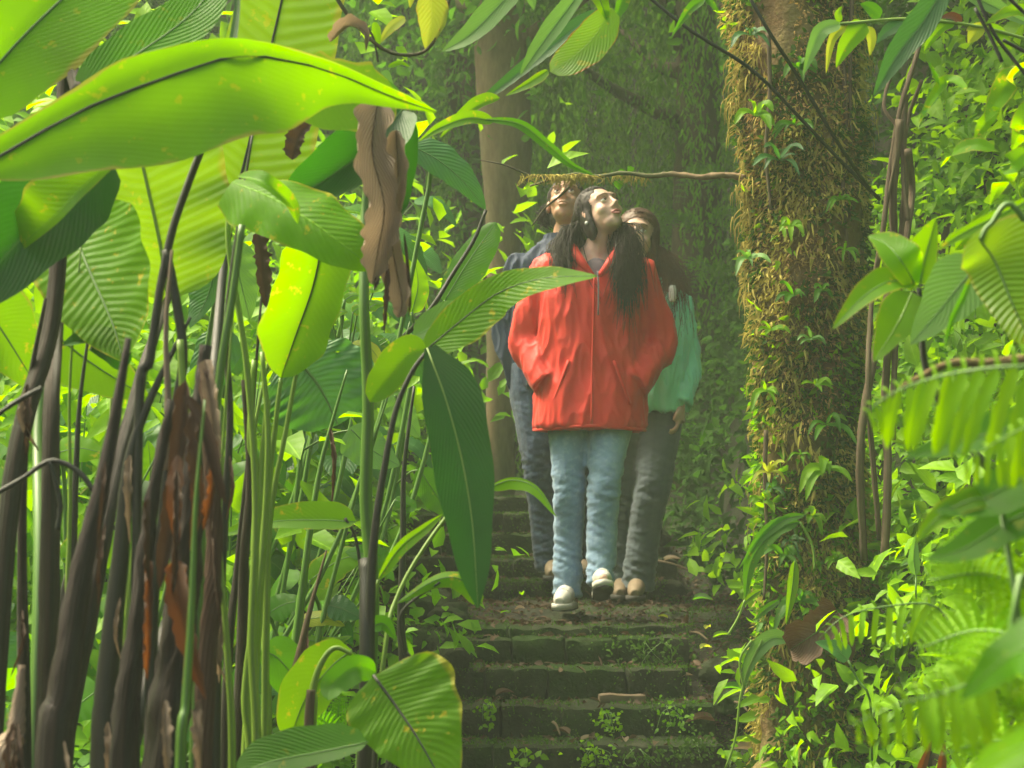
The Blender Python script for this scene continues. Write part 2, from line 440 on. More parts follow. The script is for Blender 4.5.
stair = empty('stone_stairs', (0.15, 6.3, CAMZ - 0.6), 'mossy stone stair climbing past the walkers', None, kind='structure')
def make_step(y, ztop, x0, x1, depth, seed, hh=0.2):
    r = random.Random(seed)
    a = Acc(); x = x0
    while x < x1 - 0.05:
        wd = r.uniform(0.16, 0.34)
        if x + wd > x1 - 0.1: wd = x1 - x
        V, Q = rough_box((x + wd / 2, y + depth / 2 + r.uniform(-.010, .010), ztop - hh / 2 + r.uniform(-.006, .004)), (wd + 0.004, depth, hh), (12, 5, 8), 0.016, seed + x * 3)
        a.add(V, Q); x += wd
    return a.build('stone_step', M['stone'], stair)
k = 0
for (y, z), nxt in zip(STEPS, STEPS[1:] + [(7.3, 0)]):
    make_step(y, CAMZ + z, -0.52, 0.66 - 0.02 * k + 0.03 * math.sin(k * 2.3), nxt[0] - y + 0.12, 10 + k, .26); k += 1
yy, zz = 5.7, -0.72
while zz > -1.6:
    make_step(yy, CAMZ + zz, -0.5, 0.72, 0.36, 50 + k); yy -= 0.3; zz -= 0.1; k += 1
for (y, z), nxt in zip(STEPS_UP, STEPS_UP[1:] + [(10.1, 0)]):
    make_step(y, CAMZ + z, -0.55, 0.72, nxt[0] - y + 0.10, 80 + k, 0.18); k += 1
# loose edging stones at the side of the stair
for (px, py, Y, sx, sz) in ((447, 612, 6.9, .16, .07), (428, 640, 6.6, .15, .12), (430, 600, 7.1, .2, .06), (447, 655, 6.45, .12, .1), (415, 668, 6.3, .14, .1), (712, 668, 6.65, .10, .03), (735, 700, 6.35, .11, .03)):
    c = P(px, py, Y)
    V, Q = rough_box((c[0], c[1] + .08, c[2] - sz / 2), (sx, .18, sz + .04), (8, 8, 7), .035, px, .045)
    mesh('edging_stone', V, Q, M['stone'], stair)
# ------------------------------------------------------------------ foliage geometry
# unit leaflet: s along, u across
_LS = np.array([[0, 0], [.3, -1], [.3, 0], [.3, 1], [.68, -.75], [.68, 0], [.68, .75], [1, 0]])
_LF = np.array([[0, 2, 1, 1], [0, 3, 2, 2], [1, 2, 5, 4], [2, 3, 6, 5], [4, 5, 7, 7], [5, 6, 7, 7]])
_LF = [(0, 2, 1), (0, 3, 2), (1, 2, 4), (2, 5, 4), (2, 3, 5), (3, 6, 5), (4, 5, 7), (5, 6, 7)]
_LF = np.array(_LF)
def leaflets(pos, dirv, nrm, L, W, droop=0.25, fold=0.2, r=None):
    """many small leaves: pos (n,3), direction, normal, length, width arrays"""
    n = len(pos)
    T = unit(dirv); S = unit(np.cross(T, nrm)); Nn = np.cross(S, T)
    L = np.broadcast_to(np.asarray(L, float), (n,)); W = np.broadcast_to(np.asarray(W, float), (n,))
    dr = np.broadcast_to(np.asarray(droop, float), (n,))
    s = _LS[:, 0]; u = _LS[:, 1]
    V = (pos[:, None] + T[:, None] * (L[:, None] * s)[..., None] + S[:, None] * (W[:, None] * 0.5 * u)[..., None]
         + Nn[:, None] * ((W[:, None] * fold * np.abs(u)) - (L * dr)[:, None] * s ** 2)[..., None])
    U = np.stack([0.5 + 0.5 * u, s], -1)
    Q = (_LF[None] + (np.arange(n) * 8)[:, None, None]).reshape(-1, 3)
    rr = rng.random(n) if r is None else np.broadcast_to(r, (n,))
    return V.reshape(-1, 3), Q, np.tile(U, (n, 1)), np.repeat(rr, 8)

def rdir(n, up=0.0, flat=1.0):
    v = rng.standard_normal((n, 3)); v[:, 2] = v[:, 2] * flat + up
    return unit(v)

def leaf_geo(mid, wl, wr, N0=(0, -1, 0.25), fold=0.25, prof='lance', n=22, m=4, wave=0.0, curl=0.0, roll=0.0, rollt=0.0, lobe=0.0, torn=0.0, seed=0, wlen=5.0):
    """mid: control points of the midrib; wl / wr: half width left / right of the midrib"""
    r_ = random.Random(seed)
    C = spline(mid, n); t = np.linspace(0, 1, n)
    T = unit(np.gradient(C, axis=0))
    N0 = np.broadcast_to(unit(np.array(N0, float)), T.shape)
    S = unit(np.cross(T, N0)); Mv = np.cross(S, T)
    a = roll + rollt * t
    S2 = S * np.cos(a)[:, None] + Mv * np.sin(a)[:, None]; M2 = -S * np.sin(a)[:, None] + Mv * np.cos(a)[:, None]
    if prof == 'lance': w = np.sin(np.pi * t ** 0.75) ** 0.7 * (1 - 0.15 * t)
    elif prof == 'ovate': w = np.sin(np.pi * t ** 0.6) ** 0.75
    elif prof == 'heart': w = np.where(t < .22, (np.sin(np.pi / 2 * np.clip(t / .22, 0, 1))) ** .5, np.cos(np.pi / 2 * (t - .22) / .78) ** .75)
    elif prof == 'blunt': w = np.clip(np.sin(np.pi * t ** 0.9), 0, 1) ** 0.42
    elif prof == 'oblong': w = np.clip(t / .08, 0, 1) ** .5 * np.clip((1 - t) / .25, 0, 1) ** .6
    elif prof == 'cut': w = np.clip(t / .15, 0, 1) ** .6 * np.clip((1 - t) / .06, 0, 1) ** .5
    elif prof == 'taper': w = np.clip(t / .1, 0, 1) ** .5 * (1 - t) ** .8
    if isinstance(wl, (list, tuple)):
        kt = np.linspace(0, 1, len(wl)); sm = lambda a: np.interp(t, kt, a) * .6 + .2 * np.interp(np.clip(t - .04, 0, 1), kt, a) + .2 * np.interp(np.clip(t + .04, 0, 1), kt, a)
        WL, WR = sm(wl), sm(wr); w = np.ones(n)
    else: WL, WR = wl, wr
    w = np.clip(w, 0.004, 1.2)
    us = np.linspace(-1, 1, 2 * m + 1)
    V = np.zeros((n, 2 * m + 1, 3)); U = np.zeros((n, 2 * m + 1, 2))
    ph = [r_.uniform(0, 6.28) for _ in range(4)]
    for k, u in enumerate(us):
        ww = (WL if u < 0 else WR) * w
        jag = 1.0
        if abs(u) > 0.99: jag = 1 + 0.03 * np.sin(t * 23 + ph[0]) + torn * 0.5 * (np.sin(t * 41 + ph[1]) * np.sin(t * 17 + ph[2]) - .3)
        au = abs(u)
        ang = fold + curl * au
        off = S2 * (np.sign(u) * au * ww * jag * np.cos(ang))[:, None] + M2 * (au * ww * np.sin(ang))[:, None]
        off += M2 * (wave * au ** 1.5 * ww * np.sin(t * wlen * 6.28 + ph[3] + (0 if u < 0 else 2.0)))[:, None]
        off -= T * (lobe * au * (WL + WR) * 0.5 * np.clip(1 - t / .5, 0, 1) ** 2)[:, None]
        V[:, k] = C + off
        U[:, k, 0] = 0.5 + 0.5 * u; U[:, k, 1] = t
    nn = 2 * m + 1
    i = np.arange(n - 1)[:, None] * nn; j = np.arange(nn - 1)[None, :]
    Q = np.stack([i + j, i + j + 1, i + nn + j + 1, i + nn + j], -1).reshape(-1, 4)
    return V.reshape(-1, 3), Q, U.reshape(-1, 2)

SEED = [100]
def leaf(parent, mid, wl, wr, mat, name='leaf', rnd=None, rib=True, ribmat='stem', **k):
    SEED[0] += 1
    V, Q, U = leaf_geo(mid, wl, wr, seed=SEED[0], **k)
    r = random.Random(SEED[0]).random() if rnd is None else rnd
    o = mesh(name, V, Q, M[mat], parent, uv=U, rnd=r)
    if rib:
        C = spline(mid, 14)
        rr = max(0.0010, 0.028 * (np.max(wl) + np.max(wr)) * 0.5)
        tube('midrib', C, [rr, rr * .8, rr * .25], M[ribmat], o, seg=6, n=14)
    return o

def pxl(pts, D=None):
    return np.array([P(*(p if len(p) == 3 else (*p, D))) for p in pts])

def hleaf(parent, pts, wl, wr, mat, D=None, **k):
    """leaf whose midrib passes the given picture positions at their depths; widths in picture pixels at that depth"""
    mid = pxl(pts, D); s = mid[:, 1].mean() / F
    f_ = (lambda a: [x * s for x in a]) if isinstance(wl, (list, tuple)) else (lambda a: a * s)
    return leaf(parent, mid, f_(wl), f_(wr), mat, **k)

def htube(parent, pts, w0, w1, mat, D=None, name='stalk', **k):
    c = pxl(pts, D); s = c[:, 1].mean() / F / 2
    return tube(name, c, [w0 * s, w1 * s], M[mat], parent, **k)

def fern_frond(parent, pts, wmax, mat, npin=22, upper=1.0, N0=(0, -1, .5), fine=7, droop=.25, name='frond', pinw=.18, taper=0.8, stem='stem'):
    """a fern frond: rachis through pts, paired pinnae each cut into small teeth"""
    C = spline(pts, npin + 2); T = unit(np.gradient(C, axis=0))
    N0 = unit(np.array(N0, float)); a = Acc()
    for i in range(1, npin + 1):
        t = i / (npin + 1)
        if fine == 0:
            w = wmax * (min(1, t / .12) ** .7) * (1 - t) ** taper * 1.25
            for sg in (-1, 1):
                S = unit(np.cross(T[i], N0)) * sg
                d = unit(S + T[i] * .35 + rng.normal(0, .08, 3) - np.array([0, 0, droop * .4])); ww = w * (upper if S[2] > 0 else 1)
                v, q, u = leaf_geo([C[i], C[i] + d * ww * .55 + N0 * ww * .06, C[i] + d * ww - np.array([0, 0, droop * ww * .25])], ww * pinw + .0005, ww * pinw + .0005, N0=N0 + rng.normal(0, .15, 3), fold=.15, prof='oblong', n=14, m=2, torn=.35, seed=i)
                a.add(v, q, u, random.random())
            continue
        w = wmax * (min(1, t / .18) ** .7) * (1 - t) ** taper * 1.25
        if w < 1e-3: continue
        for sg in (-1, 1):
            S = unit(np.cross(T[i], N0)) * sg
            d = unit(S + T[i] * 0.45)
            kk = np.linspace(0, 1, fine + 1)
            base = C[i] + np.outer(kk * w, d) - np.outer((kk * w) ** 2 / max(wmax, .01) * droop, np.array([0, 0, 1.0])) 
            pw = w * pinw * (1 - .75 * kk)
            for s2 in (-1, 1):
                dd = unit(np.cross(d, np.cross(S * sg, T[i])) * s2 + d * .9)
                v, q, u, r = leaflets(base, np.repeat(dd[None], fine + 1, 0), np.repeat(N0[None], fine + 1, 0), np.maximum(pw, .0015) * 1.1, np.maximum(w / fine * 1.1, .0015), 0.1, 0.1, r=random.random())
                a.add(v, q, u, r)
    o = a.build(name, M[mat], parent)
    L = np.linalg.norm(np.diff(C, axis=0), axis=1).sum()
    tube('rachis', C, [L * .009, L * .002], M[stem], o, seg=5, n=14)
    return o

# ---------------- undergrowth that nobody could count
def on_ground(n, x0, x1, y0, y1):
    x = rng.uniform(x0, x1, n); y = rng.uniform(y0, y1, n)
    return np.stack([x, y, H(x, y)], -1)
def gnormal(p):
    e = .02
    zx = (H(p[:, 0] + e, p[:, 1]) - H(p[:, 0] - e, p[:, 1])) / (2 * e); zy = (H(p[:, 0], p[:, 1] + e) - H(p[:, 0], p[:, 1] - e)) / (2 * e)
    return unit(np.stack([-zx, -zy, np.ones(len(p))], -1))
def sides(p):
    """distance outside the clear way of the stair"""
    xr = np.interp(p[:, 1], [0, 4.5, 6.5, 7.5, 8.5, 12, 14], [1.3, 1.02, 0.98, 0.92, 0.82, 1.1, 1.6]); xl = np.interp(p[:, 1], [0, 6, 9, 13], [-0.6, -0.45, -0.5, -0.8])
    return np.maximum(p[:, 0] - xr, xl - p[:, 0])
def clump(n, box, mats, L, up, seed, name, label, thick=.12, clumpy=1.0, lean=0.5):
    p = on_ground(n, *box)
    s = sides(p); p = p[s > (0.0 if box[0] > 0 else .12)]
    g = fbm(p[:, 0], p[:, 1], 5.0, seed) + fbm(p[:, 2] + p[:, 0], p[:, 1], 8.0, seed + 3) * .5
    keep = rng.random(len(p)) < sstep(-0.9, 0.5, g) * clumpy + (1 - clumpy)
    p = p[keep]; g = g[keep]
    nr = gnormal(p); k = len(p)
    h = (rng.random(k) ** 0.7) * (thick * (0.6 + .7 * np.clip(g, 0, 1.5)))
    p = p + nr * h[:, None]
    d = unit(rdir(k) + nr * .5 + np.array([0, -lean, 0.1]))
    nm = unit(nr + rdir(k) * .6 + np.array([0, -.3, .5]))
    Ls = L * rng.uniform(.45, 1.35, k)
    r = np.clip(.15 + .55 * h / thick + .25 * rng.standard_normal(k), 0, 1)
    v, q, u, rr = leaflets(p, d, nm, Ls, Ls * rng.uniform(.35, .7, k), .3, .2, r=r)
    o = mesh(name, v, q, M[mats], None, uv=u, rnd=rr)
    return tag(o, label, kind='stuff')

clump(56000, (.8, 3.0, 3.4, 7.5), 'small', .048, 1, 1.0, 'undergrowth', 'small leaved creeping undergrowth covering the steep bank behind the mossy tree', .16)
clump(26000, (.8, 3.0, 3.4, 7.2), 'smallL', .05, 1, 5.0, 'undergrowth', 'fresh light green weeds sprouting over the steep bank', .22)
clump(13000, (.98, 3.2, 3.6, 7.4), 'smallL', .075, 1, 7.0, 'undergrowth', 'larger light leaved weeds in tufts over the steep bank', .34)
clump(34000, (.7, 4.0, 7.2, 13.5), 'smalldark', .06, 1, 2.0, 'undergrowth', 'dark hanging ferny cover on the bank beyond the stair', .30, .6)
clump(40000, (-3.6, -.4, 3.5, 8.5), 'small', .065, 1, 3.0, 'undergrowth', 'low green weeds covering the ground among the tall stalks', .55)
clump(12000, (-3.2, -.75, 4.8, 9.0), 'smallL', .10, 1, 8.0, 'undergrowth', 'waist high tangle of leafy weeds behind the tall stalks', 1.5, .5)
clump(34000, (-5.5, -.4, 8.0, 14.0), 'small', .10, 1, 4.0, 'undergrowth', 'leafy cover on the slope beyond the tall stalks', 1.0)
clump(110000, (-9, 9, 12.8, 20.0), 'far', .13, 1, 6.0, 'forest_mass', 'far hazy forest slope of tangled dark foliage', .9, .5)

# short moss and creeping leaves on the stair and landing
p = on_ground(46000, -.5, .98, 5.6, 10.2)
zt = np.full(len(p), -9.0)
edges = sorted([(y, z) for y, z in STEPS + STEPS_UP])
for (y, z) in edges:
    zt = np.where(p[:, 1] > y, CAMZ + z, zt)
onstep = (p[:, 0] > -.5) & (p[:, 0] < .64) & (p[:, 1] > 6.0)
face_ = onstep & (rng.random(len(p)) < .45)
# pull some of it onto the risers
ys = np.array([e[0] for e in edges]); zs = np.array([e[1] for e in edges])
near = np.array([ys[np.argmin(abs(ys - q))] for q in p[:, 1]]); nz_ = np.array([CAMZ + zs[np.argmin(abs(ys - q))] for q in p[:, 1]])
p[face_, 1] = near[face_] - .012 - rng.random(face_.sum()) * .02
p[face_, 2] = nz_[face_] - rng.random(face_.sum()) ** 1.5 * .11
flat = onstep & ~face_
p[flat, 2] = np.maximum(zt[flat], p[flat, 2]) + .004
nose_ = face_ & (rng.random(len(p)) < .4)
p[nose_, 2] = nz_[nose_] + .002; p[nose_, 1] = near[nose_] + rng.random(nose_.sum()) * .05
p[~onstep, 2] += .004
g = fbm(p[:, 0] + p[:, 2], p[:, 1] * .6, 6.0, 8.0)
p = p[rng.random(len(p)) < sstep(-.7, .7, g) * .9 + .08]
k = len(p)
v, q, u, rr = leaflets(p, unit(rdir(k) + np.array([0, -.4, .7])), rdir(k, .5), rng.uniform(.004, .014, k), rng.uniform(.003, .008, k), .3, .2)
tag(mesh('moss', v, q, M['mossgreen'], None, uv=u, rnd=rr), 'short dark moss creeping over the stair treads and risers', kind='stuff')
# a few fresh creeping plants on single risers
def creeper(px, py, Y, wpx, hpx, n, L, mat, label):
    c = P(px, py, Y); s = Y / F
    pp = c + np.stack([rng.normal(0, wpx * s / 2.5, n), -.02 - rng.random(n) * .03, rng.normal(0, hpx * s / 2.5, n)], -1)
    e = empty('creeping_plant', c, label, 'creeping plant', 'little plants growing from the stair risers')
    v, q, u, rr = leaflets(pp, unit(rdir(n) + np.array([0, -.7, .1])), unit(rdir(n) * .5 + np.array([0, -1, .6])), rng.uniform(.5, 1.3, n) * L, rng.uniform(.4, .9, n) * L, .25, .15)
    mesh('foliage', v, q, M[mat], e, uv=u, rnd=rr)
    # runners
    for kk in range(4):
        a0 = c + np.array([random.uniform(-1, 1) * wpx * s * .2, 0, hpx * s * .5]); b0 = c + np.array([random.uniform(-1, 1) * wpx * s * .5, -.03, -hpx * s * .5])
        tube('stem', [a0, (a0 + b0) / 2 + rng.normal(0, .01, 3), b0], [.0014, .0007], M['stem'], e, seg=4, n=8)
creeper(608, 722, 6.21, 20, 18, 60, .017, 'smallL', 'bright small leaved creeper in the middle of the second riser up')
creeper(672, 718, 6.21, 36, 24, 70, .016, 'small', 'dark round leaved creeper at the right end of the second riser')
creeper(592, 756, 5.98, 24, 16, 60, .018, 'smallL', 'yellow green creeper spilling down the lowest visible riser')
creeper(640, 757, 5.98, 50, 16, 90, .015, 'mossgreen', 'mat of round green leaves along the lowest visible riser')
creeper(692, 748, 5.98, 40, 20, 150, .016, 'mossgreen', 'cushion of bright moss on the right corner of the lowest visible step')
creeper(525, 758, 5.98, 16, 14, 20, .026, 'smallL', 'tiny seedling with pointed leaves at the left of the lowest visible riser')
creeper(487, 712, 6.21, 14, 16, 30, .018, 'smallL', 'small tuft at the left end of the second riser up')
creeper(655, 652, 6.70, 60, 20, 120, .018, 'mossgreen', 'mossy mat hanging over the right of the riser below the landing')
creeper(735, 758, 5.9, 20, 14, 24, .03, 'smallL', 'light green seedling growing in the litter beside the lowest step')

# litter
lit = []
def litter_leaf(px, py, Y, L, mat, label, ang=None, z=None):
    c = P(px, py, Y); zz = z if z is not None else c[2]
    a = random.uniform(0, 6.28) if ang is None else ang
    dx = np.array([math.cos(a), math.sin(a) * .6, random.uniform(-.05, .2)]) * L / 2
    c = np.array([c[0], c[1], zz])
    V, Q, U = leaf_geo([c - dx, c + np.array([0, 0, L * .08]), c + dx], L * .26, L * .26, N0=(random.uniform(-.4, .4), -.35, 1), fold=.2, prof='ovate', n=9, m=2, curl=.5, seed=int(px))
    tag(mesh('fallen_leaf', V, Q, M[mat], None, uv=U, rnd=random.random(), origin=c), label, 'leaf', 'fallen leaves on the stair')
for a in [
    (708, 628, 6.9, .055, 'yellow', 'yellow fallen leaf lying on the dark litter just right of the top riser'),
    (706, 648, 6.7, .06, 'yellow', 'larger yellow fallen leaf among twigs right of the stair'),
    (722, 636, 6.8, .065, 'lime', 'pale green fallen leaf beside the yellow ones in the litter'),
    (716, 656, 6.6, .045, 'green', 'small green fallen leaf below the yellow ones'),
    (686, 677, 6.5, .06, 'dead', 'curled tan fallen leaf at the right end of a step'),
    (623, 637, 6.9, .09, 'dead', 'pale tan fallen leaf on the edge of the landing step'),
    (505, 694, 6.45, .075, 'deaddark', 'upright brown fallen leaf against the third riser'),
    (561, 733, 6.15, .08, 'deaddark', 'folded dark brown fallen leaf on the second tread'),
    (745, 752, 5.95, .11, 'dead', 'big rusty brown fallen leaf in the litter by the lowest step'),
    (738, 760, 5.9, .05, 'yellow', 'small yellow fallen leaf in front of the big rusty one'),
    (522, 594, 7.3, .05, 'lime', 'small green fallen leaf on the landing left of the white shoe'),
    (520, 609, 7.2, .05, 'dead', 'light brown fallen leaf on the landing in front of the steps'),
    (588, 739, 6.1, .05, 'dead', 'little buff fallen leaf on the lowest visible tread'),
    (625, 740, 6.08, .055, 'dead', 'pale bent fallen leaf on the lowest visible tread right of the middle'),
    (640, 615, 7.15, .04, 'dead', 'tiny light fallen leaf in front of the green walker'),
    (663, 617, 7.1, .04, 'yellow', 'tiny yellowish fallen leaf on the landing before the right shoe'),
    (703, 600, 7.4, .09, 'green', 'broad dull green fallen leaf on the earth at the foot of the bank'),
    (730, 690, 6.35, .09, 'green', 'dull green fallen leaf lying on an edging stone'),
    (700, 722, 6.2, .11, 'deaddark', 'large dark brown fallen leaf by the right corner of the second step'),
    (672, 560, 8.3, .08, 'dead', 'dry fallen leaf on the steps behind the green walker'),
    (690, 540, 8.5, .07, 'dead', 'dry fallen leaf near the top of the bank foot'),
    (450, 580, 7.6, .12, 'dead', 'dry curled fallen leaf on stones left of the landing')]:
    litter_leaf(*a)
# small dark litter and twigs as a mass
p = on_ground(5200, -.6, 1.0, 5.6, 9.0); zt = np.full(len(p), -9.0)
for (y, z) in edges: zt = np.where(p[:, 1] > y, CAMZ + z, zt)
s_ = (p[:, 0] > -.5) & (p[:, 0] < .64); p[s_, 2] = np.maximum(zt[s_], p[s_, 2]); p[:, 2] += .006
p = p[rng.random(len(p)) < np.where((p[:, 0] > .6) | ((p[:, 1] > 7.05) & (p[:, 1] < 7.95)), .95, .3)]
k = len(p)
v, q, u, rr = leaflets(p, unit(rdir(k, 0, .3)), rdir(k, 1.6), rng.uniform(.012, .05, k), rng.uniform(.006, .025, k), .2, .3)
lit_ = None
tag(mesh('leaf_litter', v, q, M['deaddark'], None, uv=u, rnd=rr), 'dark damp leaf litter on the stair and the earth beside it', kind='stuff')
for i_, (a, b, lab) in enumerate((((690, 632, 6.9), (708, 640, 6.75), 'short bare twig lying by the yellow leaves'), ((735, 702, 6.2), (748, 712, 6.1), 'curved brown twig in the litter near the lowest steps'),
                  ((700, 562, 8.0), (722, 545, 8.3), 'thin twig leaning on the bank foot beyond the stair'), ((553, 722, 6.2), (560, 735, 6.1), 'tiny twig beside the folded brown leaf'), ((655, 560, 8.2), (700, 575, 7.9), 'long dead twig across the earth behind the green walker'))):
    A = P(*a); B = P(*b)
    tag(tube('twig', [A, (A + B) / 2 + [0, 0, .01], B], [.005, .003], M['vine'], None, seg=6, n=8, wob=.1, origin=A), lab, 'twig', 'twigs lying in the litter')
c = P(622, 699, 6.36)
V, Q = rough_box((c[0], c[1], c[2]), (.155, .05, .032), (12, 4, 4), .006, 3, .006)
tag(mesh('wood_block', V, Q, M['brick'], None, origin=c), 'oblong piece of broken reddish wood lying on a step', 'wood block')
# ------------------------------------------------------------------ trees behind
def limb(a, b, r0, r1, n=10, wob=.02, bend=.1):
    a = np.array(a, float); b = np.array(b, float)
    m = (a + b) / 2 + rng.normal(0, bend, 3) * np.linalg.norm(b - a) * .5
    return tube_geo([a, m, b], [r0, (r0 + r1) / 2, r1], 10, n, wob)

def hanging_tree(x, y, h, spread, nstr, label, leafL=.045, low=1.2, mat='far', trunk_r=.14, barkm='bark', ymin=None, lean=0.0):
    """tree whose twigs hang in long curtains"""
    z0 = float(H(x, y))
    t = empty('hanging_tree', (x, y, z0), label, 'tree', 'trees in the mist beyond the walkers')
    top = np.array([x + lean, y, z0 + h])
    V, Q, U = tube_geo([(x, y, z0 - .2), (x + .1 + lean * .4, y, z0 + h * .5), top], [trunk_r * 1.4, trunk_r, trunk_r * .5], 14, 22, .03)
    mesh('trunk', V, Q, M[barkm], t, uv=U)
    la = Acc(); lf = Acc()
    for i in range(14):
        zz = z0 + h * (.5 + .5 * i / 14); a = i * 2.4 + x
        b = np.array([x + lean * .7 + math.cos(a) * spread * .9, y + math.sin(a) * spread * .8, zz + random.uniform(.1, .5)])
        la.add(*limb((x + lean * .6, y, zz - .2), b, trunk_r * .4, .015))
    la.build('limb', M[barkm], t)
    pos = []; dr = []; nm = []; sz = []; rr = []
    cl = [(x + lean * .7 + random.uniform(-1, 1) * spread, y + random.uniform(-.8, .8) * spread, random.random(), random.uniform(-.25, .25)) for _ in range(16)]
    for s in range(nstr):
        cc = random.choice(cl); sx, sy = cc[0] + random.gauss(0, .09), cc[1] + random.gauss(0, .09)
        zt_ = z0 + h * random.uniform(.55, 1.08); ln = random.uniform(.5, 1.0) * low * 1.6
        zb = max(zt_ - ln, z0 + .1)
        m_ = max(6, int((zt_ - zb) / .045)); tt = np.linspace(0, 1, m_)
        swx, swy = cc[3] + random.uniform(-.06, .06), random.uniform(-.2, .1)
        pp = np.stack([sx + swx * tt + .03 * np.sin(tt * 7 + s), sy + swy * tt, zt_ + (zb - zt_) * tt], -1)
        r0 = np.clip(cc[2] + random.gauss(0, .12), 0, 1)
        for rep in range(3):
            pos.append(pp + rng.normal(0, .02, pp.shape)); dd = rdir(m_) * .8; dd[:, 2] -= 1.6
            dr.append(unit(dd)); nm.append(rdir(m_)); sz.append(leafL * rng.uniform(.6, 1.5, m_)); rr.append(np.clip(r0 + rng.normal(0, .15, m_), 0, 1))
    pos = np.concatenate(pos); sz = np.concatenate(sz)
    v, q, u, r = leaflets(pos, np.concatenate(dr), np.concatenate(nm), sz, sz * .26, .2, .1, r=np.concatenate(rr))
    mesh('crown', v, q, M[mat], t, uv=u, rnd=r)
    return t

hanging_tree(-.35, 12.4, 5.0, 1.1, 170, 'pale misty tree with drooping curtains above the walkers heads at left', mat='curtain', low=2.0)
hanging_tree(1.05, 11.6, 4.6, .95, 190, 'dark tree with long hanging curtains close behind the mossy trunk', mat='curtain', low=2.4)
hanging_tree(2.4, 12.6, 5.2, 1.2, 150, 'drooping tree standing beyond the steep fern bank', mat='curtain', low=2.4)
hanging_tree(.45, 15.0, 5.5, 1.3, 170, 'faint tree deep in the mist between the dark curtains', mat='curtain', low=2.2)
hanging_tree(-2.0, 13.5, 5.2, 1.4, 170, 'misty tree behind the dead hanging leaf', mat='curtain', low=2.2)
hanging_tree(-3.9, 12.5, 5.2, 1.5, 150, 'misty tree beyond the broad leaves at the far left', mat='curtain', low=2.2)
hanging_tree(-1.4, 17.0, 7.0, 1.6, 150, 'tallest faint tree far up the slope', mat='curtain', low=2.6)

# buff trunk rising behind the man in blue
x, y = P(500, 440, 10.6)[0], 10.6
z0 = float(H(x, y)) - .1
t = empty('bare_trunk_tree', (x, y, z0), 'tree with bare buff brown trunk rising behind the blue jacket', 'tree')
V, Q, U = tube_geo([(x, y, z0), (x, y, z0 + .9), (x + .02, y, z0 + 1.6), (x + .03, y, z0 + 2.2), (x - .1, y, z0 + 4.5)], [.085, .075, .10, .15, .14], 16, 40, .03)
mesh('trunk', V, Q, M['barkpale'], t, uv=U)
la = Acc()
for i in range(9):
    a = i * 2.4; b = np.array([x + math.cos(a) * 1.0, y + math.sin(a) * .8, z0 + 3.4 + i * .2])
    la.add(*limb((x, y, z0 + 2.6 + i * .2), b, .05, .012))
la.build('limb', M['barkpale'], t)
n = 5000
pp = np.stack([x + rng.normal(0, .6, n), y + rng.normal(0, .45, n), z0 + 3.6 + rng.normal(0, .5, n)], -1)
v, q, u, r = leaflets(pp, rdir(n, -.5), rdir(n, .4), rng.uniform(.05, .12, n), rng.uniform(.02, .05, n))
mesh('crown', v, q, M['far'], t, uv=u, rnd=r)
# second trunk left of the first, dimmer
x, y = P(448, 440, 12.0)[0], 12.0
z0 = float(H(x, y)) - .1
t = empty('slim_trunk_tree', (x, y, z0), 'slim dim trunk with climbing leaves standing left of the bare buff trunk', 'tree')
V, Q, U = tube_geo([(x, y, z0), (x + .05, y, z0 + 2), (x - .15, y, z0 + 5)], [.07, .06, .04], 10, 20, .03)
mesh('trunk', V, Q, M['bark'], t, uv=U)
n = 3000
pp = np.stack([x + rng.normal(0, .16, n), y + rng.normal(0, .16, n), z0 + rng.uniform(.4, 5, n)], -1)
v, q, u, r = leaflets(pp, rdir(n, -.5), rdir(n, .4), rng.uniform(.05, .1, n), rng.uniform(.02, .05, n))
mesh('crown', v, q, M['far'], t, uv=u, rnd=r)

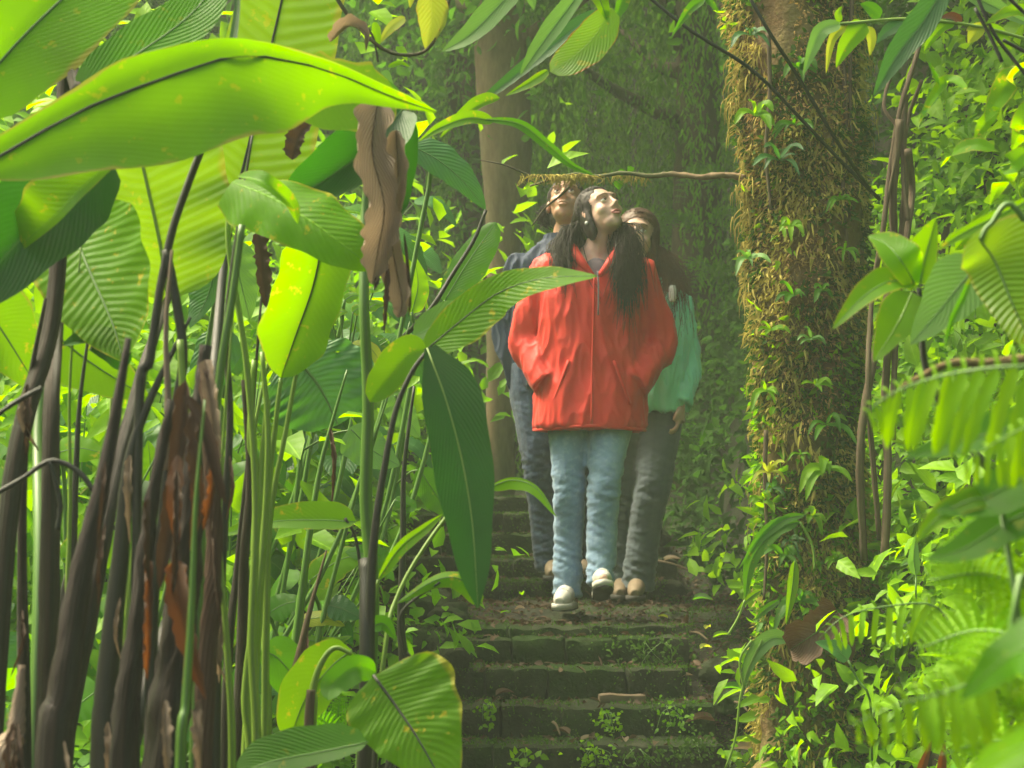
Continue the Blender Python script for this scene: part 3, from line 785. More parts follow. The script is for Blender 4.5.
# ------------------------------------------------------------------ the big moss covered tree on the right
def moss_tree():
    base = P(815, 768, 5.75); x0 = base[0]; y0 = 5.75
    zb = float(H(x0, y0)) - .15
    t = empty('mossy_tree', (x0, y0, zb), 'thick old tree trunk wrapped in rusty moss and ferns beside the stair', 'tree')
    # axis through the picture positions of the trunk's middle
    ax = pxl([(812, 800), (812, 700), (812, 560), (808, 440), (806, 300), (806, 170), (800, 40), (796, -120), (790, -420)], y0)
    ax[0][2] = min(ax[0][2], zb)
    rad = np.array([.19, .155, .14, .138, .152, .165, .178, .18, .17])
    n, seg = 150, 56
    C = spline(ax, n); r = np.interp(np.linspace(0, 1, n), np.linspace(0, 1, len(rad)), rad)
    th = np.arange(seg) * 2 * math.pi / seg
    V = np.zeros((n, seg, 3)); NRM = np.zeros((n, seg, 3))
    for i in range(n):
        for j_ in range(seg):
            dx, dy = math.cos(th[j_]), math.sin(th[j_])
            q = (C[i][0] + dx * .2, C[i][1] + dy * .2, C[i][2])
            a = noise.noise(Vector((q[0] * 7, q[1] * 7, q[2] * 4))) * .04 + noise.noise(Vector((q[0] * 19, q[1] * 19, q[2] * 12))) * .018 + noise.noise(Vector((q[0] * 45, q[1] * 45, q[2] * 40))) * .008
            rr = r[i] + a + .012 * math.sin(th[j_] * 3 + C[i][2] * 1.5)
            V[i, j_] = C[i] + np.array([dx * rr, dy * rr, 0]); NRM[i, j_] = (dx, dy, 0)
    i = np.arange(n - 1)[:, None] * seg; j = np.arange(seg)[None, :]; j2 = (j + 1) % seg
    Q = np.stack([i + j, i + j2, i + seg + j2, i + seg + j], -1).reshape(-1, 4)
    mesh('trunk', V.reshape(-1, 3), Q, M['mossbark'], t)
    Vf = V.reshape(-1, 3); Nf = NRM.reshape(-1, 3)
    # moss of two colours in patches
    def patch(k, sc, lo, hi, zr, seed, matn, L, W, out, dn, r_=None):
        idx = rng.integers(0, len(Vf), k); p = Vf[idx] + rng.normal(0, .008, (k, 3)); nn = Nf[idx]
        g = np.array([noise.noise(Vector((a[0] * sc + seed, a[1] * sc, a[2] * sc * .6))) for a in p])
        zrel = (p[:, 2] - zb)
        keep = (g > lo) & (g < hi) & (zrel > zr[0]) & (zrel < zr[1])
        p = p[keep]; nn = nn[keep]; m_ = len(p)
        d = unit(nn * out + rdir(m_) * .6 + np.array([0, 0, -dn]))
        p = p + nn * (rng.random(m_) ** 2 * .02)[:, None]
        return leaflets(p, d, unit(rdir(m_) + nn * .8), rng.uniform(.5, 1.5, m_) * L, rng.uniform(.6, 1.4, m_) * W, .35, .2)
    v, q, u, rr = patch(62000, 6, -.12, 1, (0, 9), 3, 'moss', .019, .006, .9, .8)
    o = mesh('moss', v, q, M['moss'], t, uv=u, rnd=rr); o['kind'] = 'stuff'; o['label'] = 'yellow green moss'
    v, q, u, rr = patch(42000, 5, -.04, 1, (1.3, 9), 9, 'mossrust', .014, .005, .9, .5)
    o = mesh('moss', v, q, M['mossrust'], t, uv=u, rnd=rr); o['kind'] = 'stuff'; o['label'] = 'rust brown moss'
    v, q, u, rr = patch(9000, 8, .02, 1, (0, 9), 33, 'moss', .042, .008, .7, 1.4)
    o = mesh('moss', v, q, M['moss'], t, uv=u, rnd=rr); o['kind'] = 'stuff'; o['label'] = 'longer hanging tufts of pale moss'
    v, q, u, rr = patch(22000, 7, -.2, 1, (0, 9), 17, 'mossgreen', .022, .011, .8, .4)
    o = mesh('moss', v, q, M['mossgreen'], t, uv=u, rnd=rr); o['kind'] = 'stuff'; o['label'] = 'dark green moss'
    v, q, u, rr = patch(9000, 4, -.15, 1, (0, 1.6), 27, 'small', .03, .016, 1.0, .2)
    o = mesh('creeper', v, q, M['small'], t, uv=u, rnd=rr); o['kind'] = 'stuff'; o['label'] = 'small green creeper leaves on the lower trunk'
    v, q, u, rr = patch(2600, 4, -.1, 1, (1.3, 9), 37, 'smallL', .03, .013, 1.0, .4)
    o = mesh('creeper', v, q, M['smallL'], t, uv=u, rnd=rr); o['kind'] = 'stuff'; o['label'] = 'fresh creeper leaves on the upper trunk'
    v, q, u, rr = patch(1300, 4, -.1, 1, (0, 1.1), 47, 'smallL', .055, .024, 1.6, .1)
    v = v + np.repeat(rng.random((len(v) // 8, 1)) * .07, 8, 0) * np.array([0, -1, 0])
    o = mesh('creeper', v, q, M['smallL'], t, uv=u, rnd=rr); o['kind'] = 'stuff'; o['label'] = 'larger fresh leaves round the foot of the trunk'
    # hanging moss tufts along the left outline
    a = Acc()
    for (px, py) in ((745, 60), (742, 85), (738, 100), (745, 125), (750, 150), (748, 185), (752, 215), (750, 250), (752, 285), (760, 330), (765, 380), (768, 430), (765, 480), (768, 530), (858, 50), (862, 120), (860, 330), (756, 20)):
        c = P(px, py, y0 - .05)
        for _ in range(40):
            b = c + rng.normal(0, .02, 3); L = random.uniform(.03, .09)
            d = np.array([random.uniform(-.5, .2) * (1 if px < 800 else -1), random.uniform(-.4, .1), -1.0])
            v_, q_, u_ = tube_geo([b, b + unit(d + [0, 0, .6]) * L * .5, b + unit(d) * L], [.0022, .0007], 4, 6)
            a.add(v_, q_, u_, random.random())
    o = a.build('hanging_moss', M['moss'], t); o['kind'] = 'stuff'
    # hanging roots on the trunk
    for pts in ([(768, 30), (770, 90), (766, 150), (771, 210)], [(852, 0), (850, 80), (852, 140)], [(766, 430), (765, 480), (767, 540), (764, 600)], [(842, 40), (846, 120), (843, 200), (850, 260)]):
        htube(t, [(*p_, y0 - .17) for p_ in pts], 5, 3, 'vine', name='aerial_root', n=24, wob=.08)
    # roots
    for (px, py, ex, ey, Y) in ((790, 760, 740, 800, 5.62), (850, 760, 900, 810, 5.6)):
        A, B = P(px, py, 5.72), P(ex, ey, Y)
        tube('root', [A, (A + B) / 2 + [0, -.02, .02], B], [.06, .045, .02], M['mossbark'], t, seg=10, n=12, wob=.06)
    # limbs above the frame that carry an unseen crown, enlarged to shade the stair
    top = ax[-1]
    la = Acc()
    for k_ in range(7):
        a_ = k_ * 1.9
        b = top + np.array([math.cos(a_) * 1.5, math.sin(a_) * 1.6 + 1.9, random.uniform(.6, 1.3)])
        la.add(*limb(top - [0, 0, random.uniform(0, .5)], b, .08, .02))
    la.build('limb', M['mossbark'], t)
    n_ = 4800
    pp = top + np.stack([.1 + rng.normal(0, 1.2, n_), 2.2 + rng.normal(0, 1.4, n_), 1.0 + rng.normal(0, .4, n_)], -1)
    v, q, u, r_ = leaflets(pp, rdir(n_), rdir(n_, .8), rng.uniform(.10, .2, n_), rng.uniform(.05, .1, n_))
    mesh('crown', v, q, M['small'], t, uv=u, rnd=r_)
moss_tree()

# twisted woody vine hanging right of the tree
def woody_vine():
    Y = 5.3
    t = empty('woody_vine', P(875, 520, Y), 'bundle of twisted dry woody vines hanging just right of the mossy tree', 'vine')
    strands = [([(930, 5), (915, 60), (900, 110), (890, 170), (883, 230), (872, 300), (868, 380), (872, 450), (880, 540)], 5, 6),
               ([(905, 95), (903, 140), (905, 190), (900, 250), (890, 330), (885, 400), (888, 470), (884, 560)], 7, 9),
               ([(900, 120), (893, 190), (893, 260), (880, 330), (866, 400), (860, 460), (864, 560)], 9, 8),
               ([(896, 60), (884, 105), (898, 135), (888, 200), (880, 260)], 4, 3),
               ([(922, 80), (908, 120), (903, 170), (908, 220)], 4, 5),
               ([(908, 150), (912, 190), (906, 240), (898, 300), (894, 380), (893, 440)], 8, 6)]
    for pts, a, b in strands:
        htube(t, [(p_[0], p_[1], Y + random.uniform(-.04, .06)) for p_ in pts], a, b, 'vine', name='strand', n=44, wob=.08)
woody_vine()

# horizontal mossy dead branch above the walkers' heads
t = empty('mossy_branch', P(735, 176, 5.6), 'dead mossy branch sticking out level from the tree above the walkers', 'branch')
htube(t, [(746, 178, 5.7), (724, 175, 5.72), (700, 177, 5.75), (672, 174, 5.78), (650, 176, 5.8), (622, 173, 5.82), (600, 176, 5.85), (575, 174, 5.88), (556, 178, 5.9), (530, 186, 5.95)], 7, 2, 'barkpale', name='branch', n=60, wob=.16)
a = Acc()
for (x0, x1, k_) in ((520, 650, 150), (548, 590, 170)):
    for _ in range(k_):
        px = random.uniform(x0, x1); c = P(px, 176 + random.uniform(-2, 1), 5.85); L = random.uniform(.008, .035) * (1.4 if x0 == 545 else 1)
        e_ = c + np.array([random.uniform(-.02, .02), random.uniform(-.03, .03), -L])
        v_, q_, u_ = tube_geo([c, (c + e_) / 2 + rng.normal(0, .006, 3), e_], [.0014, .0006], 4, 5)
        a.add(v_, q_, u_, random.random())
o = a.build('hanging_moss', M['moss'], t); o['kind'] = 'stuff'
for pts in ([(560, 181), (530, 175), (505, 165), (480, 160)], [(575, 180), (560, 196), (545, 208), (532, 226)]):
    htube(t, [(*p_, 5.9) for p_ in pts], 3, 1.2, 'bark', name='twig', n=12, wob=.1)
for pts, w_ in (([(632, 172), (628, 166)], 4), ([(625, 170), (616, 177)], 4), ([(618, 180), (619, 190)], 5)):
    hleaf(t, [(*p_, 5.85) for p_ in pts], w_, w_, 'green', rib=False, n=8, m=2, prof='ovate')
# ------------------------------------------------------------------ tall broad leaved plants, left
def plant(px, D, label, cat='plant', group=None, name='broadleaf_plant'):
    p = P(px, 760, D)
    if D > 3.0: p[0] = min(p[0], -.60 - .75 * random.random() if D > 4 else -.42 - .2 * random.random())
    z = float(H(p[0], D)) - .02
    return empty(name, (p[0], D, z), label, cat, group)

def petiole(t, pts, w0, w1, mat, D, name='leaf_stalk', root=True, seg=8, wob=0.02):
    """stalk through the picture points (top first) and down into the ground at the plant's root"""
    c = [P(*(p if len(p) == 3 else (*p, D))) for p in pts]
    if root:
        o = ORG[t.name]
        if c[-1][2] > o[2] + .05:
            lo = c[-1]
            c.append((lo + o) / 2 + np.array([(lo[0] - o[0]) * .25, 0, 0])); c.append(o.copy())
    c = np.array(c); s = D / F / 2
    L = np.concatenate([[0], np.cumsum(np.linalg.norm(np.diff(c, axis=0), axis=1))])
    k = len(pts); r = [ (w0 + (w1 - w0) * min(1, L[i] / max(L[k - 1], 1e-6))) * s for i in range(len(c))]
    return tube(name, c, r, M[mat], t, seg=seg, n=max(14, 6 * len(c)), wob=wob)

G1 = 'tall broad leaved plants crowding the near side of the stair'
# A: the giant leaves at the top left
A = plant(-70, 2.7, 'giant glossy plant whose smooth paddle leaf sweeps across the top left corner', group=G1)
hleaf(A, [(-60, 186, 2.6), (0, 156, 2.62), (78, 112, 2.65), (156, 81, 2.7), (240, 56, 2.75), (320, 68, 2.85), (390, 96, 2.9), (436, 112, 2.95)], [2, 18, 20, 22, 34, 28, 16, 12, 10, 8, 1], [2, 14, 54, 78, 90, 95, 90, 56, 20, 8, 1], 'giant', N0=(0, -1, .1), fold=-.12, curl=.2, n=54, wave=.03, ribmat='stemdark', wlen=3)
petiole(A, [(-28, 176), (-50, 300), (-65, 500)], 12, 22, 'stemdark', 2.6)
hleaf(A, [(-40, 110, 3.0), (20, 40, 3.0), (90, -30, 3.05), (130, -90, 3.1)], 60, 68, 'giant', prof='blunt', N0=(.1, -1, .2), fold=.15, n=30)
petiole(A, [(-38, 112, 3.0), (-70, 260, 2.9), (-75, 500, 2.8)], 10, 20, 'stem', 3.0)
hleaf(A, [(76, 92, 2.95), (140, 52, 3.0), (195, 10, 3.05), (240, -50, 3.1)], 34, 38, 'green', prof='lance', N0=(0, -1, .2), fold=.1, rnd=1.0, n=26)
petiole(A, [(78, 92, 2.95), (72, 70, 3.0), (66, 40, 3.05), (55, 300, 2.95), (10, 500, 2.85)], 14, 20, 'stembrown', 2.95)
hleaf(A, [(112, 160, 2.9), (70, 195, 2.9), (20, 240, 2.85), (-40, 310, 2.8)], 50, 56, 'deep', prof='blunt', N0=(.2, -1, -.1), fold=.35, n=28, rib=False)  # shaded half of a single leaf, painted by the darker leaf colour
hleaf(A, [(118, 158, 2.84), (85, 185, 2.83), (45, 225, 2.81), (0, 262, 2.9)], 8, 42, 'lime', prof='blunt', N0=(0, -1, .1), fold=.1, n=24, rib=False)  # lit half of that leaf, a lime piece laid in front

# B: heart leaf on a dark stalk
B = plant(48, 2.9, 'plant with a hanging heart shaped lime leaf on a thick dark stalk', group=G1)
hleaf(B, [(72, 228, 3.15), (90, 272, 3.1), (112, 322, 3.05), (124, 362, 3.02)], 74, 60, 'lime', prof='heart', N0=(-.1, -1, .3), fold=.15, curl=.25, n=28, lobe=.25, ribmat='stem', rnd=.2, wave=.04)
hleaf(B, [(128, 366, 3.1), (110, 345, 3.05), (88, 338, 3.05), (62, 346, 3.0)], 20, 16, 'deep', prof='lance', fold=.4, rib=False)
petiole(B, [(74, 230, 3.16), (66, 250, 3.2), (58, 320, 3.1), (52, 400, 2.95), (50, 560, 2.9), (46, 790, 2.9)], 10, 24, 'stembrown', 3.0, seg=12, wob=.05)
hleaf(B, [(-20, 300, 3.3), (5, 335, 3.3), (40, 392, 3.3)], 40, 40, 'lime', prof='heart', fold=.1, lobe=.2)
petiole(B, [(-18, 302, 3.3), (-22, 420, 3.3)], 9, 14, 'stem', 3.3)
hleaf(B, [(50, 330, 3.4), (90, 362, 3.4), (150, 400, 3.4)], 34, 36, 'lime', prof='ovate', fold=.1)
petiole(B, [(52, 332, 3.4), (38, 420, 3.3), (40, 600, 3.1)], 8, 14, 'stem', 3.3)

# C: ribbed leaf
C_ = plant(70, 3.0, 'plant carrying a wet corrugated leaf with a pale upright midrib behind the giant leaf', group=G1)
hleaf(C_, [(168, 300, 3.5), (160, 245, 3.5), (148, 190, 3.5), (132, 120, 3.5), (120, 60, 3.5)], 52, 84, 'limeribbed', prof='blunt', N0=(.1, -1, .3), fold=.08, curl=.15, n=44, wave=.03, ribmat='stemlime')
petiole(C_, [(168, 298, 3.5), (160, 320, 3.4), (140, 380, 3.2), (115, 480, 3.05), (92, 600, 3.0), (60, 790, 3.0)], 8, 21, 'rot', 3.1, seg=14, wob=.06)
hleaf(C_, [(232, 210, 3.7), (250, 140, 3.7), (268, 60, 3.7), (286, -20, 3.7), (296, -80, 3.7)], 46, 66, 'limeribbed', prof='oblong', N0=(0, -1, .3), fold=.05, n=40, ribmat='stemdark')
petiole(C_, [(232, 208, 3.7), (222, 280, 3.65), (212, 390, 3.5), (190, 560, 3.3), (120, 790, 3.1)], 8, 20, 'stemdark', 3.4)

# D: the dark crossing stalks
D_ = plant(175, 2.75, 'clump of blackish leaf stalks crossing in front of the corrugated leaf', group=G1)
petiole(D_, [(222, 96), (202, 148), (186, 190), (172, 232), (160, 290), (150, 360), (138, 440)], 7, 10, 'stemdark', 2.8)
petiole(D_, [(166, 250), (176, 300), (183, 360), (172, 430), (163, 520), (152, 640)], 9, 12, 'stemdark', 2.8)
petiole(D_, [(242, 225), (232, 300), (222, 360), (212, 450), (200, 560)], 7, 10, 'stem', 2.85)
hleaf(D_, [(200, 150, 2.8), (222, 90, 2.85), (236, 20, 2.9), (240, -60, 2.95)], 5, 5, 'deep', prof='lance')
# E: lime curled leaf and its hanging neighbour
E = plant(255, 3.3, 'plant with a big curling lime leaf and a second one hanging straight down beneath it', group=G1)
hleaf(E, [(232, 182, 3.2), (268, 196, 3.15), (312, 222, 3.1), (352, 252, 3.08), (372, 268, 3.1)], [6, 26, 40, 46, 40, 34, 26, 10], [30, 44, 40, 36, 30, 22, 14, 4], 'lime', N0=(-.1, -1, .5), fold=-.12, curl=-.2, n=34, wave=.05, rnd=.3, rib=False)
hleaf(E, [(238, 176, 3.15), (262, 182, 3.1), (290, 204, 3.1), (298, 224, 3.1)], 12, 10, 'lime', prof='lance', N0=(0, -1, .6), fold=.5, rib=False)
petiole(E, [(236, 184), (228, 240), (246, 360), (256, 500), (252, 640), (256, 790)], 5, 10, 'stemlime', 3.25)
hleaf(E, [(322, 246, 3.35), (312, 290, 3.35), (296, 335, 3.35), (281, 378, 3.35)], 34, 40, 'lime', prof='oblong', N0=(.2, -1, .1), fold=.2, curl=.15, n=30, ribmat='stemdark', rnd=.0)
petiole(E, [(281, 378, 3.35), (276, 420, 3.35), (262, 560, 3.35)], 4, 8, 'stemlime', 3.35)
petiole(E, [(262, 352), (268, 440), (262, 560), (246, 690), (250, 790)], 5, 10, 'stemlime', 3.3)
petiole(E, [(300, 352), (286, 430), (270, 520), (266, 640), (262, 790)], 4, 9, 'stemlime', 3.4)
petiole(E, [(244, 380), (250, 480), (244, 560), (240, 700)], 6, 13, 'stembrown', 3.35)
for pts, w_ in (([(268, 400), (262, 470), (258, 560)], 9), ([(254, 360), (250, 440), (256, 520)], 8)):
    petiole(E, pts, w_ - 3, w_, 'stemlime', 3.32)
# F: lime torn leaf behind the giant + dark folded leaf + dead leaf
Fp = plant(330, 3.6, 'plant with a dark folded leaf and long withered brown leaf tatters hanging from its crook', group=G1)
hleaf(Fp, [(296, 78, 3.1), (330, 92, 3.1), (372, 96, 3.1), (394, 90, 3.1)], 36, 42, 'lime', prof='oblong', N0=(0, -1, .2), fold=.1, n=26, rnd=.2, rib=False)
hleaf(Fp, [(310, 90, 3.3), (355, 84, 3.3), (400, 92, 3.3)], 26, 10, 'green', prof='ovate', fold=.1, rib=False)
hleaf(Fp, [(402, 110, 3.3), (385, 130, 3.25), (360, 155, 3.2), (322, 182, 3.2), (286, 200, 3.2)], 36, 36, 'deep', prof='blunt', N0=(.1, -1, .1), fold=.3, curl=.3, n=30, ribmat='stem')
hleaf(Fp, [(400, 112, 3.3), (404, 140, 3.35), (398, 190, 3.4), (390, 230, 3.4)], 16, 14, 'deep', prof='blunt', fold=.2, rib=False)
petiole(Fp, [(402, 112, 3.3), (398, 98, 3.4), (380, 105, 3.5), (366, 200, 3.55), (364, 300, 3.5), (368, 400, 3.5), (366, 500, 3.5), (372, 600, 3.5), (362, 790, 3.5)], 6, 17, 'stem', 3.5, seg=10)
hleaf(Fp, [(378, 100, 3.0), (372, 150, 2.98), (384, 205, 2.98), (378, 250, 3.0), (372, 285, 3.0)], 20, 26, 'dead', prof='oblong', N0=(.2, -1, 0), fold=.3, curl=.35, n=80, torn=.45, wave=.2, wlen=3, name='withered_leaf', ribmat='vine')
hleaf(Fp, [(396, 130, 3.0), (398, 180, 3.0), (392, 240, 3.02), (402, 300, 3.02), (398, 318, 3.02)], 20, 16, 'dead', prof='oblong', N0=(-.3, -1, 0), fold=.35, curl=.4, n=80, torn=.5, wave=.2, wlen=3, name='withered_leaf', ribmat='vine', rnd=.1)
hleaf(Fp, [(404, 232, 3.0), (408, 270, 3.0), (410, 305, 3.02), (408, 318, 3.0)], 7, 6, 'deaddark', prof='lance', fold=.7, curl=.6, torn=.8, wave=.3, name='withered_leaf', rib=False)
hleaf(Fp, [(388, 262, 3.0), (386, 300, 3.0), (384, 332, 3.02)], 5, 4, 'deaddark', prof='lance', fold=.7, torn=.8, wave=.4, name='withered_leaf', rib=False)
hleaf(Fp, [(378, 276, 3.0), (374, 290, 3.0)], 6, 3, 'deaddark', prof='lance', fold=.7, torn=.8, name='withered_leaf', rib=False)
hleaf(Fp, [(330, 42, 3.4), (350, 26, 3.38), (366, 34, 3.36), (366, 52, 3.36)], 14, 12, 'dead', prof='ovate', fold=.6, curl=.6, torn=.5, wave=.2, name='withered_leaf', rib=False)
hleaf(Fp, [(292, 160, 3.5), (300, 135, 3.5), (318, 118, 3.5)], 14, 10, 'deaddark', prof='ovate', fold=.6, torn=.6, wave=.3, name='withered_leaf', rib=False)
hleaf(Fp, [(258, 232, 3.6), (262, 265, 3.6), (266, 308, 3.6)], 12, 8, 'deaddark', prof='oblong', fold=.6, torn=.8, wave=.3, name='withered_leaf', rib=False)
# G: the long lime blade and dark hanging leaf by the stair
G = plant(375, 3.3, 'plant with a lime blade before the red jacket and a long dark leaf hanging down', group=G1)
hleaf(G, [(426, 350, 3.2), (462, 320, 3.2), (500, 292, 3.2), (545, 278, 3.15), (598, 276, 3.1)], 22, 30, 'lime', prof='ovate', N0=(-.1, -1, .4), fold=.12, n=36, ribmat='stemdark', rnd=.2, wave=.04)
hleaf(G, [(428, 350, 3.25), (408, 356, 3.25), (388, 380, 3.25), (370, 402, 3.25)], 16, 22, 'lime', prof='blunt', fold=.15, rib=False, rnd=.1)
hleaf(G, [(414, 336, 3.5), (450, 318, 3.5), (482, 312, 3.5)], 18, 14, 'pale', prof='blunt', fold=.15, rib=False)
hleaf(G, [(427, 348, 3.15), (446, 400, 3.12), (462, 460, 3.1), (472, 520, 3.08), (476, 575, 3.06), (478, 608, 3.05)], [8, 34, 36, 33, 27, 20, 15, 8, 1], [2, 20, 28, 32, 32, 28, 20, 12, 1], 'deep', N0=(.1, -1, .15), fold=.15, curl=.12, n=44, ribmat='stemlime', rnd=.5, wave=.02)
petiole(G, [(428, 350, 3.2), (412, 372, 3.2), (396, 410, 3.2), (384, 470, 3.2), (374, 540, 3.2), (370, 620, 3.2), (366, 790, 3.2)], 4, 14, 'stemdark', 3.2, seg=10)
petiole(G, [(366, 560, 3.25), (367, 640, 3.2), (364, 790, 3.2)], 14, 19, 'stemdark', 3.2, seg=10)
hleaf(G, [(488, 488, 3.4), (512, 480, 3.4), (536, 488, 3.38), (557, 517, 3.35)], 3, 11, 'lime', prof='lance', N0=(0, -1, .2), fold=.1, rnd=.4)
petiole(G, [(488, 488, 3.4), (460, 500, 3.4), (400, 590, 3.35), (380, 690, 3.3)], 3, 5, 'stemlime', 3.35)
hleaf(G, [(378, 580, 3.3), (400, 548, 3.3), (425, 528, 3.3), (443, 514, 3.3)], 6, 9, 'lime', prof='lance', fold=.3, rnd=.8, ribmat='stemlime')
petiole(G, [(378, 580, 3.3), (372, 620, 3.3), (370, 700, 3.3)], 3, 5, 'stemlime', 3.3)
hleaf(G, [(482, 604, 3.3), (462, 580, 3.3), (436, 580, 3.3), (396, 604, 3.28)], 12, 14, 'lime', prof='ovate', N0=(0, -1, .7), fold=-.5, rnd=.1)
petiole(G, [(440, 582, 3.3), (402, 612, 3.3), (404, 650, 3.3), (408, 700, 3.3)], 2.5, 4, 'stemdark', 3.3)
hleaf(G, [(370, 628, 3.25), (384, 624, 3.25), (396, 640, 3.25)], 9, 8, 'green', prof='ovate')
# H: bottom big lime leaf
Hh = plant(372, 3.0, 'low plant spreading one broad lime leaf over the foot of the dark stalk', group=G1)
hleaf(Hh, [(374, 676, 3.0), (396, 706, 2.98), (420, 742, 2.95), (452, 800, 2.92)], 68, 50, 'lime', prof='heart', N0=(-.1, -1, .4), fold=.12, curl=-.15, n=30, ribmat='stemdark', rnd=.1, wave=.05)
petiole(Hh, [(374, 676, 3.0), (380, 700, 3.05), (374, 790, 3.05)], 4, 6, 'stemdark', 3.0)
hleaf(Hh, [(376, 672, 3.05), (356, 668, 3.03), (334, 684, 3.02), (328, 700, 3.0)], 16, 14, 'green', prof='blunt', fold=.2, rib=False)
hleaf(Hh, [(368, 742, 2.85), (320, 752, 2.85), (270, 762, 2.85), (236, 776, 2.85)], 14, 30, 'green', prof='blunt', N0=(0, -1, .6), fold=.1)
# I: horizontal leaf
I_ = plant(362, 3.6, 'plant holding a narrow lime leaf out level on a curved black stalk', group=G1)
hleaf(I_, [(356, 522, 3.6), (320, 520, 3.6), (270, 522, 3.6), (214, 538, 3.6)], 12, 20, 'lime', prof='ovate', N0=(0, -1, .5), fold=.2, rnd=.0)
petiole(I_, [(345, 518, 3.6), (356, 540, 3.6), (362, 590, 3.6), (366, 700, 3.6)], 3, 5, 'stemdark', 3.6)
# J: arched sprout
J = plant(308, 3.4, 'young lime plant unrolling a curled sheath like a walking stick', group=G1)
petiole(J, [(352, 654), (335, 648), (322, 662), (313, 690), (310, 740)], 4, 10, 'stemlime', 3.35)
petiole(J, [(311, 690), (309, 720), (308, 760), (308, 790)], 9, 11, 'vine', 3.33)
hleaf(J, [(352, 650, 3.5), (330, 668, 3.5), (305, 700, 3.5), (290, 740, 3.5)], 24, 30, 'lime', prof='blunt', fold=.1, rnd=.0)
hleaf(J, [(262, 650, 3.7), (280, 660, 3.7), (300, 690, 3.7), (306, 730, 3.7)], 24, 22, 'green', prof='blunt', fold=.1, rnd=.9)
# K: rotting stalk mass
K = plant(165, 2.6, 'rotting stalk wrapped in orange and brown sheaths standing among the dark stalks', group=G1, name='rotting_stalk')
petiole(K, [(205, 345), (198, 420), (190, 520), (178, 640), (165, 790)], 11, 46, 'rot', 2.65, seg=18, wob=.12, name='stalk')
petiole(K, [(172, 400), (152, 500), (138, 620), (122, 790)], 9, 27, 'rot', 2.6, seg=14, wob=.12, name='stalk')
petiole(K, [(206, 370), (210, 440), (214, 560), (206, 690)], 14, 20, 'deaddark', 2.6, seg=10, wob=.1, name='stalk')
hleaf(K, [(186, 380, 2.55), (180, 450, 2.54), (170, 530, 2.53), (160, 590, 2.52)], 14, 16, 'deaddark', prof='oblong', fold=.5, curl=.5, torn=.5, wave=.1, name='sheath', rib=False)
hleaf(K, [(178, 455, 2.52), (174, 500, 2.5), (178, 550, 2.5)], 10, 9, 'orange', prof='lance', fold=.3, torn=.3, name='sheath', rib=False)
hleaf(K, [(192, 445, 2.5), (198, 500, 2.49), (190, 552, 2.48)], 8, 8, 'orange', prof='lance', fold=.3, torn=.3, name='sheath', rib=False)
hleaf(K, [(176, 560, 2.5), (180, 600, 2.48), (190, 650, 2.47), (206, 700, 2.46)], 18, 18, 'orange', prof='ovate', fold=.35, curl=.4, torn=.6, wave=.06, name='sheath', rib=False)
hleaf(K, [(186, 395, 2.47), (206, 430, 2.46), (218, 480, 2.45), (226, 505, 2.45)], 14, 10, 'deaddark', prof='lance', fold=.5, curl=.4, torn=.3, name='sheath', rib=False)
hleaf(K, [(205, 360, 2.6), (212, 410, 2.58), (218, 470, 2.56)], 16, 12, 'dead', prof='oblong', fold=.6, curl=.4, torn=.7, wave=.2, name='sheath', rib=False, rnd=0)
petiole(K, [(205, 400), (196, 500), (192, 600), (186, 700), (180, 790)], 2, 11, 'stem', 2.4, name='stalk')
petiole(K, [(172, 250), (166, 330), (168, 400), (166, 470)], 3, 9, 'dead', 2.7, name='stalk', root=False)
petiole(K, [(180, 340), (184, 420), (180, 500)], 7, 9, 'stemlime', 2.75, name='stalk')
rs_ = random.Random(5)
for (x_, y_, l_) in ((196, 400, 120), (176, 470, 130), (150, 560, 120), (212, 520, 130), (186, 640, 130), (165, 700, 90), (216, 440, 90), (150, 500, 80), (200, 700, 80)):
    dx_ = rs_.uniform(-14, 14); dd_ = rs_.uniform(2.38, 2.52)
    hleaf(K, [(x_, y_, dd_), (x_ + dx_ * .3, y_ + l_ * .5, dd_ - .03), (x_ + dx_, y_ + l_, dd_ - .02)], rs_.uniform(5, 14), rs_.uniform(5, 14), rs_.choice(['deaddark', 'deaddark', 'dead', 'orange']), prof=rs_.choice(['oblong', 'lance', 'ovate']),
          fold=rs_.uniform(.2, .8), curl=rs_.uniform(.2, .8), torn=.9, wave=.3, n=40, rnd=rs_.random(), name='sheath', rib=False, N0=(rs_.uniform(-.4, .4), -1, 0))
# L: other dark stalks, each standing in the ground by itself
GL = 'bare stalks standing among the broad leaves'
def stalk(px, D, pts, w0, w1, mat, label, **k):
    t = plant(px, D, label, 'stalk', GL, name='bare_stalk')
    p0, p1 = pts[0], pts[1]; ex = 1.2 if w0 < 20 else .25
    r_ = random.Random(px)
    pts = [(p0[0] + (p0[0] - p1[0]) * ex + r_.uniform(-14, 14), p0[1] + (p0[1] - p1[1]) * ex)] + list(pts)
    petiole(t, pts, w0 * (.35 if ex > 1 else .6), w1, mat, D, name='stem', **k)
    if w1 > 11:
        for q_ in range(3):
            i_ = r_.randrange(1, len(pts) - 1); x_, y_ = pts[i_][:2]; y_ += r_.uniform(-30, 60)
            hleaf(t, [(x_, y_, D - .03), (x_ + r_.uniform(-6, 6), y_ + 35, D - .06), (x_ + r_.uniform(-12, 12), y_ + r_.uniform(60, 90), D - .04)], r_.uniform(3, 9), r_.uniform(3, 9), r_.choice(['deaddark', 'dead']), prof='lance', fold=.5, curl=.5, torn=.9, wave=.3, n=30, name='sheath', rib=False)
    return t
stalk(22, 2.9, [(28, 392), (24, 470), (22, 560), (24, 790)], 10, 15, 'stembrown', 'reddish brown stalk left of the thick heart leaf stalk')
